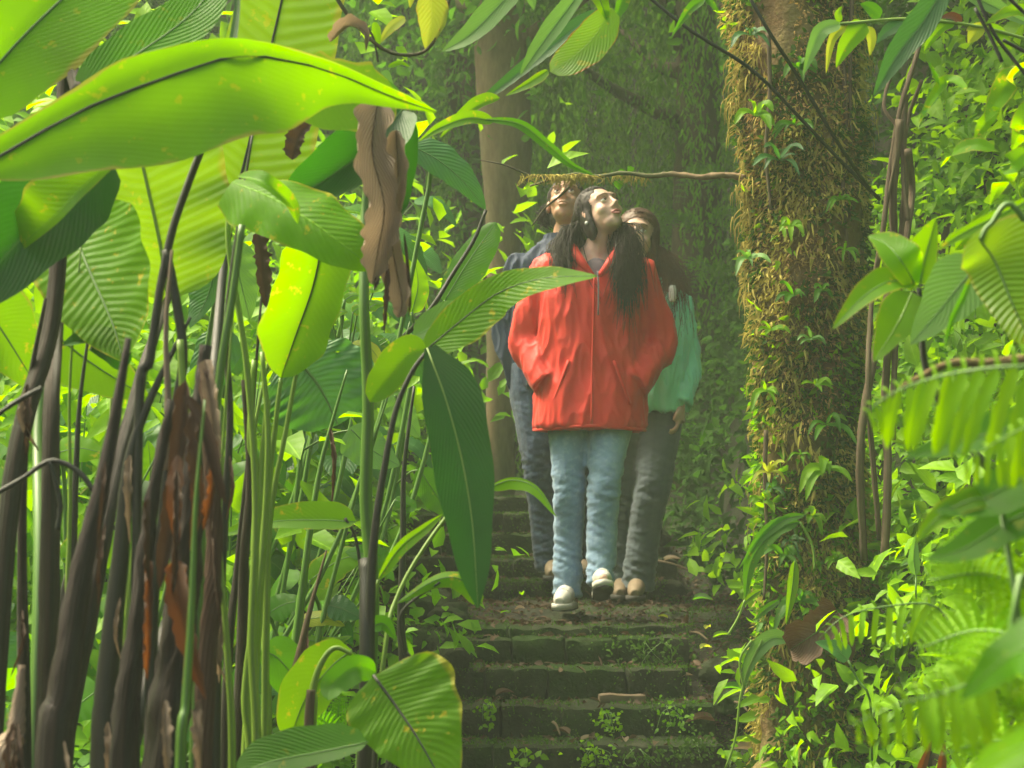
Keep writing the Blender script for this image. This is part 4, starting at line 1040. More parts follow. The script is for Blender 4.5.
stalk(80, 2.45, [(105, 470), (80, 580), (64, 690), (52, 790)], 18, 38, 'rot', 'thickest dark trunk like stalk leaning out of the lower corner', seg=16, wob=.06)
stalk(110, 2.8, [(152, 395), (130, 460), (120, 560), (108, 680), (104, 790)], 8, 30, 'stemdark', 'black leaning stalk between the thickest stalk and the rotting one', seg=12)
stalk(84, 3.2, [(80, 400), (76, 470), (72, 560), (62, 640)], 7, 10, 'stemdark', 'thin mossy black stalk behind the black twig')
stalk(236, 3.2, [(236, 240), (226, 330), (230, 420), (222, 560), (215, 720)], 6, 12, 'stemdark', 'slim dark stalk rising to the withered scrap by the curling lime leaf')
stalk(300, 3.9, [(330, 430), (318, 480), (306, 560), (294, 660), (286, 760)], 6, 13, 'stem', 'green jointed stalk leaning right behind the level leaf', wob=.05)
stalk(285, 3.7, [(310, 610), (298, 660), (290, 710), (284, 770)], 5, 14, 'vine', 'short dry tan stalk with yellow streaks near the arched sprout', wob=.06)
stalk(340, 4.2, [(384, 408), (360, 480), (338, 560), (318, 640), (300, 740)], 3, 7, 'stem', 'long thin stalk leaning left below the dark hanging leaf')
stalk(402, 4.3, [(404, 470), (403, 540), (401, 620), (400, 700)], 8, 10, 'stemdark', 'slender dark post like stem beside the stair edge')
stalk(272, 3.8, [(262, 390), (252, 470), (262, 600), (268, 740)], 5, 9, 'stemlime', 'pale stalk at the back of the stalk clump under the hanging leaf')
stalk(212, 3.4, [(250, 440), (238, 560), (226, 700)], 6, 9, 'stembrown', 'spotted brown stalk leaning by the clump of lime stalks', wob=.05)
stalk(150, 3.6, [(118, 350), (112, 430), (124, 520), (130, 640)], 6, 10, 'stemlime', 'pale green stalk seen through the gap beneath the corrugated leaf')
stalk(12, 2.5, [(18, 706), (14, 740), (2, 800)], 18, 30, 'dead', 'broken pale stump in the bottom corner', seg=12, wob=.1)
stalk(128, 3.0, [(140, 420), (136, 520), (126, 640), (118, 790)], 5, 8, 'stemlime', 'fresh green stalk rising close beside the black leaning stalk')
stalk(62, 3.1, [(70, 380), (70, 500), (66, 640), (64, 790)], 4, 7, 'stemlime', 'fresh green stalk between the heart leaf stalk and the thickest dark stalk')
stalk(225, 2.9, [(224, 430), (220, 540), (228, 660), (232, 790)], 4, 8, 'stemlime', 'fresh green stalk along the right side of the rotting stalk')
t = empty('black_twig', P(60, 475, 2.75), 'forked black twig lying across the thick stalks', 'twig')
for pts in ([(-20, 502), (20, 480), (50, 461), (76, 470), (95, 491)], [(50, 461), (60, 500), (58, 530)], [(-10, 420), (16, 402), (42, 388)]):
    htube(t, [(*p_, 2.72) for p_ in pts], 5, 6, 'stemdark', name='twig', n=18, wob=.08)

# M: pale shining leaf in the middle distance and broad leaves round it
G2 = 'broad leaves deeper in the thicket'
def simple_plant(px, D, label, leaves, stalkmat='stem', group=G2):
    t = plant(px, D, label, group=group)
    for (pts, wl, wr, mat, kw) in leaves:
        kk = dict(prof='heart', N0=(0, -1, .5), fold=.12, curl=-.15, lobe=.15, wave=.05); kk.update(kw)
        hleaf(t, [(*p_, D) if len(p_) == 2 else p_ for p_ in pts], wl, wr, mat, **kk)
        b = pts[0]
        if pts is leaves[0][0]: petiole(t, [(b[0], b[1], D), (b[0] * .85 + px * .15, b[1] + 60, D + .05)], 3, 5, stalkmat, D)
        else:
            a_ = P(b[0], b[1], D); e_ = a_ * .55 + ORG[t.name] * .45; f_ = P(leaves[0][0][0][0], leaves[0][0][0][1] + 90, D + .05)
            tube('leaf_stalk', [a_, a_ * .6 + f_ * .4 + [0, 0, .01], f_], [.0022, .003], M[stalkmat], t, seg=6, n=10)
    return t
simple_plant(330, 4.6, 'wet shining pale leaf with a light midrib behind the stalk clump', [([(300, 362), (320, 388), (338, 425)], 62, 60, 'blue', dict(prof='blunt')), ([(352, 430), (372, 450), (400, 466)], 22, 24, 'pale', {})])
simple_plant(232, 4.4, 'pale oval leaf catching light left of the hanging lime leaf', [([(232, 245), (240, 280), (250, 320)], 22, 26, 'pale', dict(prof='ovate')), ([(225, 330), (208, 370), (200, 420)], 26, 22, 'blue', {})])
simple_plant(320, 4.8, 'small round pale leaf above the shining wet leaf', [([(322, 316), (316, 335), (308, 358)], 12, 15, 'pale', dict(prof='ovate'))])
simple_plant(180, 4.2, 'green leaf under the corrugated leaf between dark stalks', [([(215, 270), (206, 300), (190, 328)], 10, 22, 'blue', dict(prof='ovate')), ([(130, 505), (145, 500), (165, 512)], 24, 28, 'deep', {})])
simple_plant(95, 4.0, 'folded bright leaf framed by two dark stalks at the left', [([(60, 452), (80, 448), (108, 455)], 16, 20, 'lime', {}), ([(64, 560), (78, 545), (84, 520)], 16, 14, 'lime', dict(prof='ovate'))])
simple_plant(150, 4.3, 'narrow pair of lime leaves standing behind the black leaning stalk', [([(150, 480), (150, 462), (148, 440)], 10, 12, 'lime', dict(prof='ovate')), ([(160, 500), (162, 470), (158, 440)], 10, 10, 'lime', dict(prof='ovate'))])
simple_plant(10, 4.1, 'striped green leaf at the far edge behind the reddish stalk', [([(-10, 470), (8, 500), (18, 550)], 14, 18, 'pale', {}), ([(-8, 640), (6, 665), (16, 700)], 26, 26, 'blue', {})])
simple_plant(70, 4.0, 'broad leaf low between the thickest stalk and the corner', [([(98, 690), (78, 705), (60, 720)], 22, 24, 'green', {}), ([(20, 730), (8, 735), (-10, 745)], 24, 30, 'green', {})])
simple_plant(215, 3.9, 'wet shining leaves low right of the rotting stalk', [([(215, 760), (225, 730), (235, 715)], 30, 22, 'pale', dict(N0=(0, -1, .9))), ([(190, 740), (200, 725), (215, 715)], 20, 18, 'blue', {}), ([(250, 745), (240, 725), (225, 722)], 16, 22, 'green', {})])
simple_plant(225, 4.6, 'small rounded green leaves beside the pale stalk clump', [([(226, 610), (228, 630), (228, 655)], 14, 16, 'lime', {}), ([(215, 560), (225, 575), (240, 580)], 14, 16, 'green', {}), ([(232, 480), (244, 470), (258, 470)], 12, 14, 'pale', {})])
simple_plant(345, 4.4, 'cluster of lime leaves low behind the curved black stalk', [([(310, 580), (340, 560), (372, 552)], 16, 20, 'lime', {}), ([(385, 575), (370, 556), (345, 552)], 14, 16, 'green', {}), ([(395, 500), (410, 506), (398, 512)], 8, 8, 'green', {})])
simple_plant(300, 4.2, 'group of oval green leaves above the arched sprout', [([(270, 612), (285, 604), (305, 600)], 14, 16, 'green', {}), ([(330, 605), (345, 610), (362, 618)], 14, 14, 'blue', {}), ([(300, 620), (325, 618), (345, 626)], 8, 9, 'yellow', dict(prof='ovate')), ([(305, 640), (330, 642), (352, 636)], 6, 7, 'lime', dict(prof='ovate')), ([(262, 690), (275, 672), (292, 668)], 20, 18, 'blue', {})])
simple_plant(430, 5.2, 'leaves with drooping tips behind the dark hanging leaf', [([(395, 395), (405, 415), (420, 438)], 14, 18, 'pale', {}), ([(420, 470), (440, 500), (462, 520)], 16, 16, 'green', dict(prof='ovate'))])
simple_plant(470, 4.9, 'medium green leaf on a slanting stalk left of the man in blue', [([(445, 300), (468, 262), (496, 222)], 16, 22, 'green', dict(prof='blunt', fold=.1))], )
simple_plant(250, 5.0, 'patch of small yellow green leaves between the hanging leaf and the withered tails', [([(345 + dx, 300 + dy), (352 + dx, 296 + dy), (362 + dx, 296 + dy)], 6, 7, 'lime', {}) for dx, dy in ((0, 0), (16, -6), (8, 12), (-14, 16), (-24, 26), (24, 8), (-6, -12), (-30, 44), (30, -14))])
simple_plant(420, 5.0, 'upright narrow lime leaf behind the withered tails', [([(412, 312), (418, 285), (414, 255)], 10, 12, 'lime', dict(prof='ovate'))])
simple_plant(375, 5.0, 'yellowing bent leaf hanging in the gap below the withered tails', [([(352, 345), (372, 350), (388, 378)], 8, 9, 'yellow', dict(prof='ovate')), ([(360, 375), (352, 360), (350, 345)], 3, 4, 'dead', dict(prof='lance'))])

# dense rows of further plants filling the thicket
FILL = [
 # px, D, ytop, n, size px, mats, label
 (60, 5.2, 300, 7, 46, 'green lime', 'leafy plant in the gap just right of the heart leaf stalk'),
 (130, 5.6, 380, 7, 44, 'blue green', 'darker leafy plant behind the black leaning stalk'),
 (20, 5.4, 430, 7, 46, 'lime green', 'leafy plant at the edge of the picture behind the black twig'),
 (95, 5.0, 560, 7, 40, 'green lime', 'leafy plant low between the two thickest stalks'),
 (215, 5.4, 350, 8, 42, 'green blue', 'leafy plant behind the orange sheaths'),
 (235, 5.2, 520, 8, 36, 'lime green', 'leafy plant to the right of the orange sheaths'),
 (290, 5.6, 300, 8, 40, 'green pale', 'leafy plant above the wet shining leaf'),
 (350, 5.8, 330, 8, 38, 'green lime', 'leafy plant below the withered brown tails'),
 (400, 5.6, 230, 7, 36, 'green blue', 'misty leafy plant right of the withered leaf'),
 (440, 5.8, 320, 8, 38, 'blue green', 'misty leafy plant behind the lime blade'),
 (300, 5.2, 470, 7, 34, 'deep green', 'dark leafy plant under the level leaf'),
 (395, 5.4, 440, 7, 34, 'blue deep', 'dark wet leafy plant left of the long dark leaf'),
 (330, 4.8, 560, 8, 30, 'green deep', 'leafy plant behind the foot of the dark stalk'),
 (270, 4.6, 650, 8, 28, 'green lime', 'low leafy plant left of the arched sprout'),
 (215, 4.4, 690, 8, 26, 'lime pale', 'low leafy plant at the foot of the rotting stalk'),
 (340, 4.2, 700, 7, 28, 'green deep', 'low leafy plant between sprout and dark stalk'),
 (130, 4.2, 690, 7, 30, 'green lime', 'low leafy plant in the gap beside the black leaning stalk'),
 (30, 4.6, 600, 7, 36, 'green blue', 'leafy plant low behind the reddish stalk'),
 (180, 6.4, 250, 8, 44, 'green lime', 'high leafy plant seen beneath the corrugated leaf'),
 (310, 6.6, 210, 8, 40, 'green blue', 'high leafy plant seen between the lime leaves'),
 (430, 6.6, 200, 7, 34, 'blue pale', 'high misty plant above the lime blade'),
 (20, 6.6, 330, 8, 44, 'green lime', 'tall plant behind everything at the picture edge'),
 (110, 6.8, 300, 8, 42, 'lime green', 'tall plant farthest back between heart leaf and corrugated leaf'),
]
def leafy(px, D, ytop, n, size, mats, label, group='leafy plants filling the thicket left of the stair', name='leafy_plant', spread=1.0, seed=None, prof='heart', aspect=.36):
    rs = random.Random(seed or int(px * 7 + D * 13 + ytop))
    t = plant(px, D, label, 'plant', group, name)
    mats = mats.split(); s = D / F; o = ORG[t.name]
    cx = P(px - (45 if px > 390 else 0), 600, D)[0]; topz = P(px, ytop, D)[2]; hgt = topz - o[2]
    n = int(n * 2)
    for i in range(n):
        f = 1 - .8 * (i / max(1, n - 1)) * rs.uniform(.7, 1.1)
        if px > 390: f = 1 - .35 * (i / n)
        a = i * 2.4 + rs.uniform(-.4, .4); reach = size * s * rs.uniform(.5, 1.5) * spread
        b = np.array([o[0] * (1 - f) + cx * f + math.cos(a) * reach, o[1] + math.sin(a) * reach * .8, o[2] + hgt * f])
        L = size * s * rs.uniform(1.1, 1.9)
        out = np.array([math.cos(a), math.sin(a) * .8 - .25, 0])
        tip = b + out * L * .75 + np.array([0, 0, -L * rs.uniform(.35, .9)])
        mid_ = (b + tip) / 2 + np.array([0, 0, L * .16])
        wd = L * aspect * rs.uniform(.8, 1.2)
        mt = mats[0] if rs.random() < .65 else mats[1]
        leaf(t, [b, mid_, tip], wd, wd, mt, prof=prof, N0=(out[0] * .5, -.55, .8), fold=.15, curl=-.1, lobe=.15, wave=.06, n=12, m=3, rib=False, rnd=rs.random())
        if i % 4 == 0: tube('leaf_stalk', [b, b * .6 + o * .4 + np.array([rs.uniform(-.05, .05) - (b[0] - o[0]) * .3, rs.uniform(-.05, .05), 0]), o], [.0015, .004], M['stem'], t, seg=5, n=12)
    return t
for f_ in FILL: leafy(*f_)

# ---------------- overhanging leaves at the top centre
Tt = empty('overhanging_branch', P(335, -120, 3.6), 'thin looping twig with a few yellow lime leaves hanging from above', 'branch')
htube(Tt, [(300, -60, 3.6), (335, -5, 3.6), (352, 20, 3.6), (385, 50, 3.6), (418, 54, 3.6), (436, 38, 3.6), (448, 5, 3.6), (455, -30, 3.6)], 4.5, 3, 'bark', name='twig', n=50, wob=.1)
htube(Tt, [(368, 28, 3.6), (374, 40, 3.6), (378, 62, 3.6)], 3, 2, 'stembrown', name='twig', n=10)
for pts, wl, wr, mt, rn in (([(430, -8), (432, 20), (426, 50)], 17, 16, 'yellow', 0), ([(405, 17), (390, 28), (379, 44)], 7, 5, 'yellow', .3), ([(413, -12), (410, 8)], 4, 4, 'yellow', 0),
                            ([(374, 22), (377, 36), (378, 50)], 5, 4, 'lime', 1), ([(388, 67), (400, 63), (410, 67)], 3, 3, 'lime', 1), ([(384, 70), (388, 80), (394, 88)], 5, 5, 'pale', 1)):
    hleaf(Tt, [(*p_, 3.6) for p_ in pts], wl, wr, mt, rnd=rn, fold=.15, prof='ovate', rib=False)
To = empty('overhanging_plant', P(600, -150, 3.7), 'arching plant dangling pale and rust tipped lime leaves above the red walker', 'plant')
htube(To, [(640, -200, 3.7), (600, -60, 3.7), (585, -8, 3.7)], 8, 4, 'stem', name='stem')
htube(To, [(620, -130, 3.7), (560, -70, 3.7), (522, -8, 3.7)], 6, 3, 'stem', name='stem')
hleaf(To, [(540, -40, 3.7), (500, 5, 3.7), (470, 35, 3.7), (442, 52, 3.7)], 14, 16, 'pale', prof='lance', fold=.2, rnd=.8)
hleaf(To, [(590, -20, 3.65), (560, 20, 3.65), (538, 50, 3.65), (520, 76, 3.65)], 10, 13, 'pale', prof='lance', fold=.25, rnd=1)
hleaf(To, [(612, 8, 3.7), (596, 35, 3.7), (576, 55, 3.7), (550, 72, 3.7)], 22, 20, 'rusted', prof='blunt', fold=.1, rnd=.2, rib=False)
hleaf(To, [(590, -20, 3.72), (600, 0, 3.7), (608, 22, 3.7)], 10, 9, 'lime', prof='ovate', rnd=0)
hleaf(To, [(600, 10, 3.9), (560, 40, 3.85), (510, 80, 3.82), (455, 122, 3.8)], 8, 10, 'blue', prof='ovate', fold=.3, rib=False)
hleaf(To, [(548, 70, 3.75), (530, 82, 3.75), (505, 96, 3.75)], 8, 4, 'lime', prof='ovate', rib=False)
hleaf(To, [(500, 98, 3.75), (475, 108, 3.75), (440, 138, 3.75)], 4, 11, 'lime', prof='lance', rib=False)
hleaf(To, [(494, 122, 3.7), (470, 118, 3.7), (440, 128, 3.7), (418, 142, 3.7)], 8, 8, 'lime', prof='ovate', fold=.3, rnd=0)
hleaf(To, [(486, 119, 3.7), (520, 124, 3.7), (548, 145, 3.7), (572, 165, 3.7), (596, 176, 3.7)], 5, 8, 'green', prof='lance', fold=.3, rnd=1, ribmat='stemlime')
hleaf(To, [(520, -30, 3.9), (530, -5, 3.9), (534, 10, 3.9)], 7, 7, 'pale', prof='ovate', rib=False)
hleaf(To, [(625, -30, 3.8), (622, 0, 3.8), (612, 26, 3.8)], 10, 6, 'green', prof='lance', rib=False)
To2 = empty('overhanging_sprig', P(690, -80, 4.4), 'small pair of leaves on a thin twig at the top edge right of centre', 'branch')
htube(To2, [(716, -80, 4.4), (708, -10, 4.4), (704, 4, 4.4)], 3, 2, 'stem', name='twig')
hleaf(To2, [(704, 0, 4.4), (690, 10, 4.4), (672, 36, 4.4)], 5, 6, 'green', prof='ovate', rib=False)
hleaf(To2, [(704, -4, 4.4), (712, 4, 4.4), (718, 12, 4.4)], 4, 4, 'green', prof='ovate', rib=False)
Tv = simple_plant(500, 4.2, 'plant with a veined bluish leaf pointing at the man in blue from the thicket', [([(412, 146), (438, 160), (464, 182), (486, 210)], 22, 17, 'blue', dict(prof='ovate', fold=.1))])
htube(Tv, [(486, 210, 4.2), (474, 240, 4.2), (452, 275, 4.2), (430, 310, 4.2), (400, 340, 4.3)], 3.5, 5, 'stemdark', name='leaf_stalk')
# two thin dark lianas across the top right
for pts, lab in (([(640, -10, 4.6), (690, 30, 4.6), (752, 70, 4.65), (800, 118, 4.7), (835, 155, 4.75), (880, 200, 4.8)], 'thin dark liana slanting from the top edge down over the mossy trunk'),
                 ([(740, -20, 4.5), (768, 30, 4.5), (800, 80, 4.55), (836, 140, 4.6), (870, 190, 4.7)], 'second dark liana on the mossy trunk, steeper and shorter')):
    c = pxl(pts)
    tag(tube('liana', c, [.0045, .005], M['stemdark'], None, seg=8, n=40, wob=.05, origin=c[0]), lab, 'liana', 'dark lianas')
# ------------------------------------------------------------------ right side plants
G3 = 'plants growing on the steep bank right of the mossy tree'
def bank_y(px, py, lo=3.6, hi=9.0):
    """depth at which the line of sight meets the bank"""
    for D in np.arange(lo, hi, .02):
        p = P(px, py, D)
        if p[2] < H(p[0], D): return D
    return hi
def rplant(px, py, label, D=None, name='leafy_plant', cat='plant', group=G3):
    D = bank_y(px, py) if D is None else D
    p = P(px, py, D)
    return empty(name, p, label, cat, group), D

# hero sprig with lime leaves
D = 2.6
t = empty('lime_sprig_plant', (P(1110, 760, D)[0], D, float(H(P(1110, 760, D)[0], D))), 'upright plant with toothed lime leaves on a dark green stem right of the woody vine', 'plant')
o = ORG[t.name]
tube('stem', [P(919, 288, D), P(921, 320, D), P(928, 375, D), P(965, 440, D), P(1030, 520, D), P(1090, 640, D), o], [.0035, .004, .005, .006, .007, .008, .009], M['stemdark'], t, n=40)
hleaf(t, [(916, 286, D), (902, 262, D - .02), (886, 244, D), (868, 236, D + .02)], 20, 24, 'lime', prof='ovate', fold=.2, rnd=.2, N0=(0, -1, .5))
hleaf(t, [(920, 284, D), (924, 262, D), (930, 240, D), (936, 218, D)], 22, 12, 'lime', prof='ovate', fold=.15, rnd=.1)
hleaf(t, [(912, 282, D), (888, 282, D - .03), (862, 298, D - .05), (832, 330, D - .06)], 15, 18, 'lime', prof='ovate', fold=.2, rnd=.3, N0=(0, -1, .6))
hleaf(t, [(912, 292, D), (902, 315, D - .03), (890, 336, D - .04), (874, 362, D - .05)], 19, 24, 'lime', prof='ovate', fold=.15, rnd=.5, N0=(-.1, -1, .4), ribmat='stemlime')
hleaf(t, [(926, 286, D), (944, 278, D), (960, 270, D)], 8, 8, 'lime', prof='ovate', rnd=.7)
# pale big leaf and big lime leaf at the edge
D = 2.3
t = empty('broadleaf_plant', (P(1060, 760, D)[0], D, float(H(P(1060, 760, D)[0], D))), 'plant with a large drooping lime leaf cut by the picture edge and a pale leaf', 'plant')
o = ORG[t.name]
hleaf(t, [(980, 240, D), (995, 262, D), (1015, 310, D - .02), (1040, 360, D - .03)], 58, 34, 'limeribbed', prof='heart', fold=.1, curl=-.1, rnd=.2, N0=(0, -1, .3), ribmat='stem', lobe=.2)
tube('leaf_stalk', [P(980, 240, D), P(990, 225, D), P(1020, 215, D), P(1080, 400, D), o], [.003, .003, .004, .006, .01], M['stem'], t, n=30)
hleaf(t, [(980, 262, D + .2), (960, 285, D + .2), (940, 310, D + .2), (910, 345, D + .2)], 30, 32, 'pale', prof='ovate', fold=.1, rnd=.9, N0=(0, -1, .3))
tube('leaf_stalk', [P(980, 262, D + .2), P(1000, 300, D + .2), P(1050, 500, D + .1), o], [.003, .004, .006, .008], M['stem'], t, n=30)
hleaf(t, [(972, 275, D), (962, 300, D), (952, 320, D), (944, 348, D)], 4, 4, 'green', prof='lance', rib=False)
hleaf(t, [(1040, 195, D + .1), (1000, 215, D + .1), (960, 235, D + .1), (938, 250, D + .1)], 8, 7, 'lime', prof='lance', rnd=.3)
# blurred lime fern close to the camera
D = 1.8
t = empty('fern', (P(1090, 760, D)[0], D, 0.0), 'lime fern frond reaching in from the right edge under the toothed leaves', 'fern', 'ferns')
fern_frond(t, [P(1100, 372, D), P(1024, 366, D), P(950, 374, D + .05), P(895, 392, D + .1), P(862, 416, D + .12)], .085, 'fernlime', npin=17, upper=.3, N0=(-.1, -1, .35), fine=0, droop=.4, pinw=.075, taper=.5)
tube('stipe', [P(1100, 372, D), P(1130, 500, D), ORG[t.name]], [.003, .006], M['stem'], t, n=14)
fern_frond(t, [P(1110, 425, D - .1), P(1050, 420, D - .1), P(1000, 440, D - .05), P(955, 470, D)], .06, 'fernlime', npin=11, upper=.3, N0=(-.1, -1, .35), fine=0, droop=.6, pinw=.09, taper=.6)
t = empty('mossy_twig', P(1010, 368, 2.2), 'blurred mossy twig just above the lime fern frond', 'twig')
htube(t, [(1080, 352, 2.2), (1000, 362, 2.2), (950, 364, 2.2), (915, 380, 2.2), (900, 388, 2.2)], 12, 4, 'mossbark', name='twig', n=26, wob=.12)
# blurred big leaves lower right
D = 1.35
t = empty('broadleaf_plant', (P(1120, 760, D)[0], D, 0.0), 'out of focus broad bright leaves in the lower right corner behind the feathery fern', 'plant')
o = ORG[t.name]
for pts, wl, wr, mt, rn in ( 
                            ([(1080, 730), (1040, 740), (990, 760), (950, 790)], 50, 50, 'lime', .2),
                            ([(1090, 630), (1060, 640), (1010, 655), (960, 700)], 36, 36, 'green', .8), ):
    hleaf(t, [(*p_, D + random.uniform(-.1, .1)) for p_ in pts], wl, wr, mt, rnd=rn, prof='ovate', fold=.12, wave=.08, N0=(-.1, -1, .6))
    tube('leaf_stalk', [P(*pts[0], D), (P(*pts[0], D) + o) / 2 + [.05, 0, .05], o], [.003, .006], M['stem'], t, n=14)
D = 2.1
t = empty('fern', (P(1150, 760, D)[0], D, 0.0), 'big soft lime fern whose feathery fronds fill the lower right corner', 'fern', 'ferns')
for pts, wm in (([(1110, 640), (1050, 600), (985, 575), (930, 580)], .06), ([(1110, 700), (1050, 650), (980, 630), (915, 650)], .065), ([(1110, 560), (1060, 530), (1000, 515), (950, 530)], .055), ([(1110, 740), (1050, 710), (985, 690), (920, 700)], .06),
                ([(1110, 780), (1060, 755), (1000, 740), (940, 755)], .06), ([(1100, 600), (1060, 555), (1030, 520), (990, 480)], .05), ([(1110, 670), (1070, 640), (1020, 600), (960, 550)], .055)):
    c_ = [P(a_, b_, D + random.uniform(-.15, .15)) for a_, b_ in pts]
    fern_frond(t, c_, wm * 1.35, 'fernlime', npin=24, N0=(-.1, -1, .5), fine=6, droop=.35, pinw=.2, taper=.6)
    tube('stipe', [c_[0], (c_[0] + ORG[t.name]) / 2 + [.04, 0, .05], ORG[t.name]], [.003, .005], M['stem'], t, n=12)
D = 1.9
t = empty('broadleaf_plant', (P(1100, 760, D)[0], D, 0.05), 'blurred deep green leaf pointing left below the lime fern', 'plant')
o = ORG[t.name]
for pts, wl, wr, mt, rn in (([(1050, 420), (1000, 430), (950, 445), (905, 458)], 18, 22, 'green', .4), ([(1060, 470), (1020, 480), (980, 500), (935, 512)], 30, 24, 'green', .8), ([(1060, 500), (1010, 520), (965, 548), (925, 560)], 22, 22, 'green', .9),
                            ([(1000, 500), (970, 500), (935, 520), (915, 545)], 12, 14, 'lime', .3)):
    hleaf(t, [(*p_, D) for p_ in pts], wl, wr, mt, rnd=rn, prof='ovate', fold=.12, N0=(0, -1, .5))
    tube('leaf_stalk', [P(*pts[0], D), (P(*pts[0], D) + o) / 2 + [.05, 0, .05], o], [.003, .006], M['stem'], t, n=14)
# pale small fern and blurred pale one
t, D = rplant(960, 690, 'small pale fern frond arching over the maroon dead leaf', D=3.0, name='fern', cat='fern', group='ferns')
fern_frond(t, [P(960, 640, D), P(935, 606, D), P(890, 606, D), P(845, 616, D), P(818, 640, D)], .055, 'fernlime', npin=13, upper=.3, N0=(0, -1, .4), fine=0, droop=.5, pinw=.09, taper=.3)
fern_frond(t, [P(960, 640, D + .1), P(935, 615, D + .1), P(905, 625, D + .1), P(886, 650, D + .1)], .03, 'fernlime', npin=10, upper=.5, N0=(0, -1, .4), fine=0, droop=.5, pinw=.1, taper=.5)
fern_frond(t, [P(965, 640, D + .1), P(945, 625, D + .1), P(925, 635, D + .1), P(910, 660, D + .1)], .03, 'fernlime', npin=10, upper=.5, N0=(0, -1, .4), fine=0, droop=.5, pinw=.1, taper=.5)
tube('stipe', [P(960, 640, D), P(975, 720, D), P(980, 800, D + .2)], [.003, .004], M['stem'], t, n=12)
D = 1.7
t = empty('fern', (P(1060, 760, D)[0], D, 0.02), 'blurred pale fern frond near the bottom edge', 'fern', 'ferns')
fern_frond(t, [P(1000, 672, D), P(950, 690, D), P(900, 704, D), P(845, 728, D)], .05, 'fernlime', npin=12, upper=.5, N0=(0, -1, .4), fine=0, droop=.5, pinw=.1, taper=.5)
tube('stipe', [P(1000, 672, D), P(1040, 700, D), ORG[t.name]], [.003, .005], M['stem'], t, n=12)
# maroon dead leaf and bluish leaf
t, D = rplant(800, 665, 'large maroon brown dead leaf hanging at the foot of the mossy tree', D=5.2, name='dead_leaf', cat='leaf', group='single leaves at the foot of the mossy tree')
hleaf(t, [(838, 612, D), (822, 628, D - .03), (805, 640, D - .05), (790, 650, D)], 26, 24, 'deaddark', prof='oblong', fold=.3, curl=.3, torn=.3, rnd=1, name='blade', wave=.1)
hleaf(t, [(835, 628, D + .02), (845, 645, D), (850, 664, D)], 12, 14, 'deaddark', prof='ovate', fold=.4, name='blade', rnd=.4)
t, D = rplant(870, 700, 'plant with a dusty bluish oval leaf beside the maroon dead leaf', D=4.6)
hleaf(t, [(848, 660, D), (836, 650, D), (815, 642, D)], 10, 12, 'blue', prof='ovate', rnd=1, N0=(0, -1, .7))
tube('stem', [P(848, 660, D), P(858, 680, D), P(870, 700, D), P(872, 760, D + .2)], [.003, .003], M['stem'], t, n=10)

# leaves low on the left side of the mossy tree
t, D = rplant(775, 560, 'long glossy leaf plant leaning left from the foot of the mossy trunk', D=5.45)
for pts, wl, wr, mt, rn in (([(800, 522), (775, 530), (752, 560), (745, 600)], 9, 11, 'green', .6), ([(805, 515), (785, 520), (760, 540), (738, 570)], 5, 5, 'green', .3), ([(790, 640), (770, 640), (752, 660), (742, 690)], 8, 11, 'pale', .6),
                            ([(795, 560), (792, 590), (786, 625)], 6, 6, 'lime', .5), ([(780, 600), (765, 610), (755, 620)], 4, 4, 'green', .4), ([(762, 590), (750, 598), (736, 612)], 3, 4, 'lime', .5)):
    hleaf(t, [(*p_, D) for p_ in pts], wl, wr, mt, rnd=rn, prof='lance', fold=.25, n=14, m=3)
for pts in ([(745, 600), (738, 618), (728, 635)], [(762, 640), (748, 670), (740, 700), (735, 740), (725, 770)], [(752, 640), (740, 660), (744, 690)], [(800, 522), (812, 545), (815, 570)], [(790, 640), (805, 650)]):
    htube(t, [(*p_, D) for p_ in pts], 2.5, 2.5, 'stemlime', name='stem', n=14)

# epiphytes on the trunk
EP = 'small plants rooted on the mossy trunk'
def rosette(px, py, n, L, mat, label, D=5.55, wd=.16, up=.4, prof='lance'):
    L = L * .82
    c = P(px, py, D); s = D / F
    t = empty('epiphyte', c, label, 'plant', EP)
    for i in range(n):
        a = i * 2.4 + px + random.uniform(-.6, .6); l = L * s * random.uniform(.7, 1.2)
        d = np.array([math.cos(a), -.55 - .3 * random.random(), up + .5 * math.sin(a)])
        d = d / np.linalg.norm(d)
        dr_ = random.uniform(.2, 1.0); l *= random.uniform(.6, 1.3); tip = c + d * l + np.array([0, 0, -l * dr_]); m_ = c + d * l * .6 + np.array([0, 0, -l * dr_ * .2])
        leaf(t, [c + rng.normal(0, .003, 3), m_, tip], l * wd, l * wd, mat, prof=prof, fold=.3, n=9, m=2, rib=False, N0=(d[0] * .3, -1, .7))
    return t
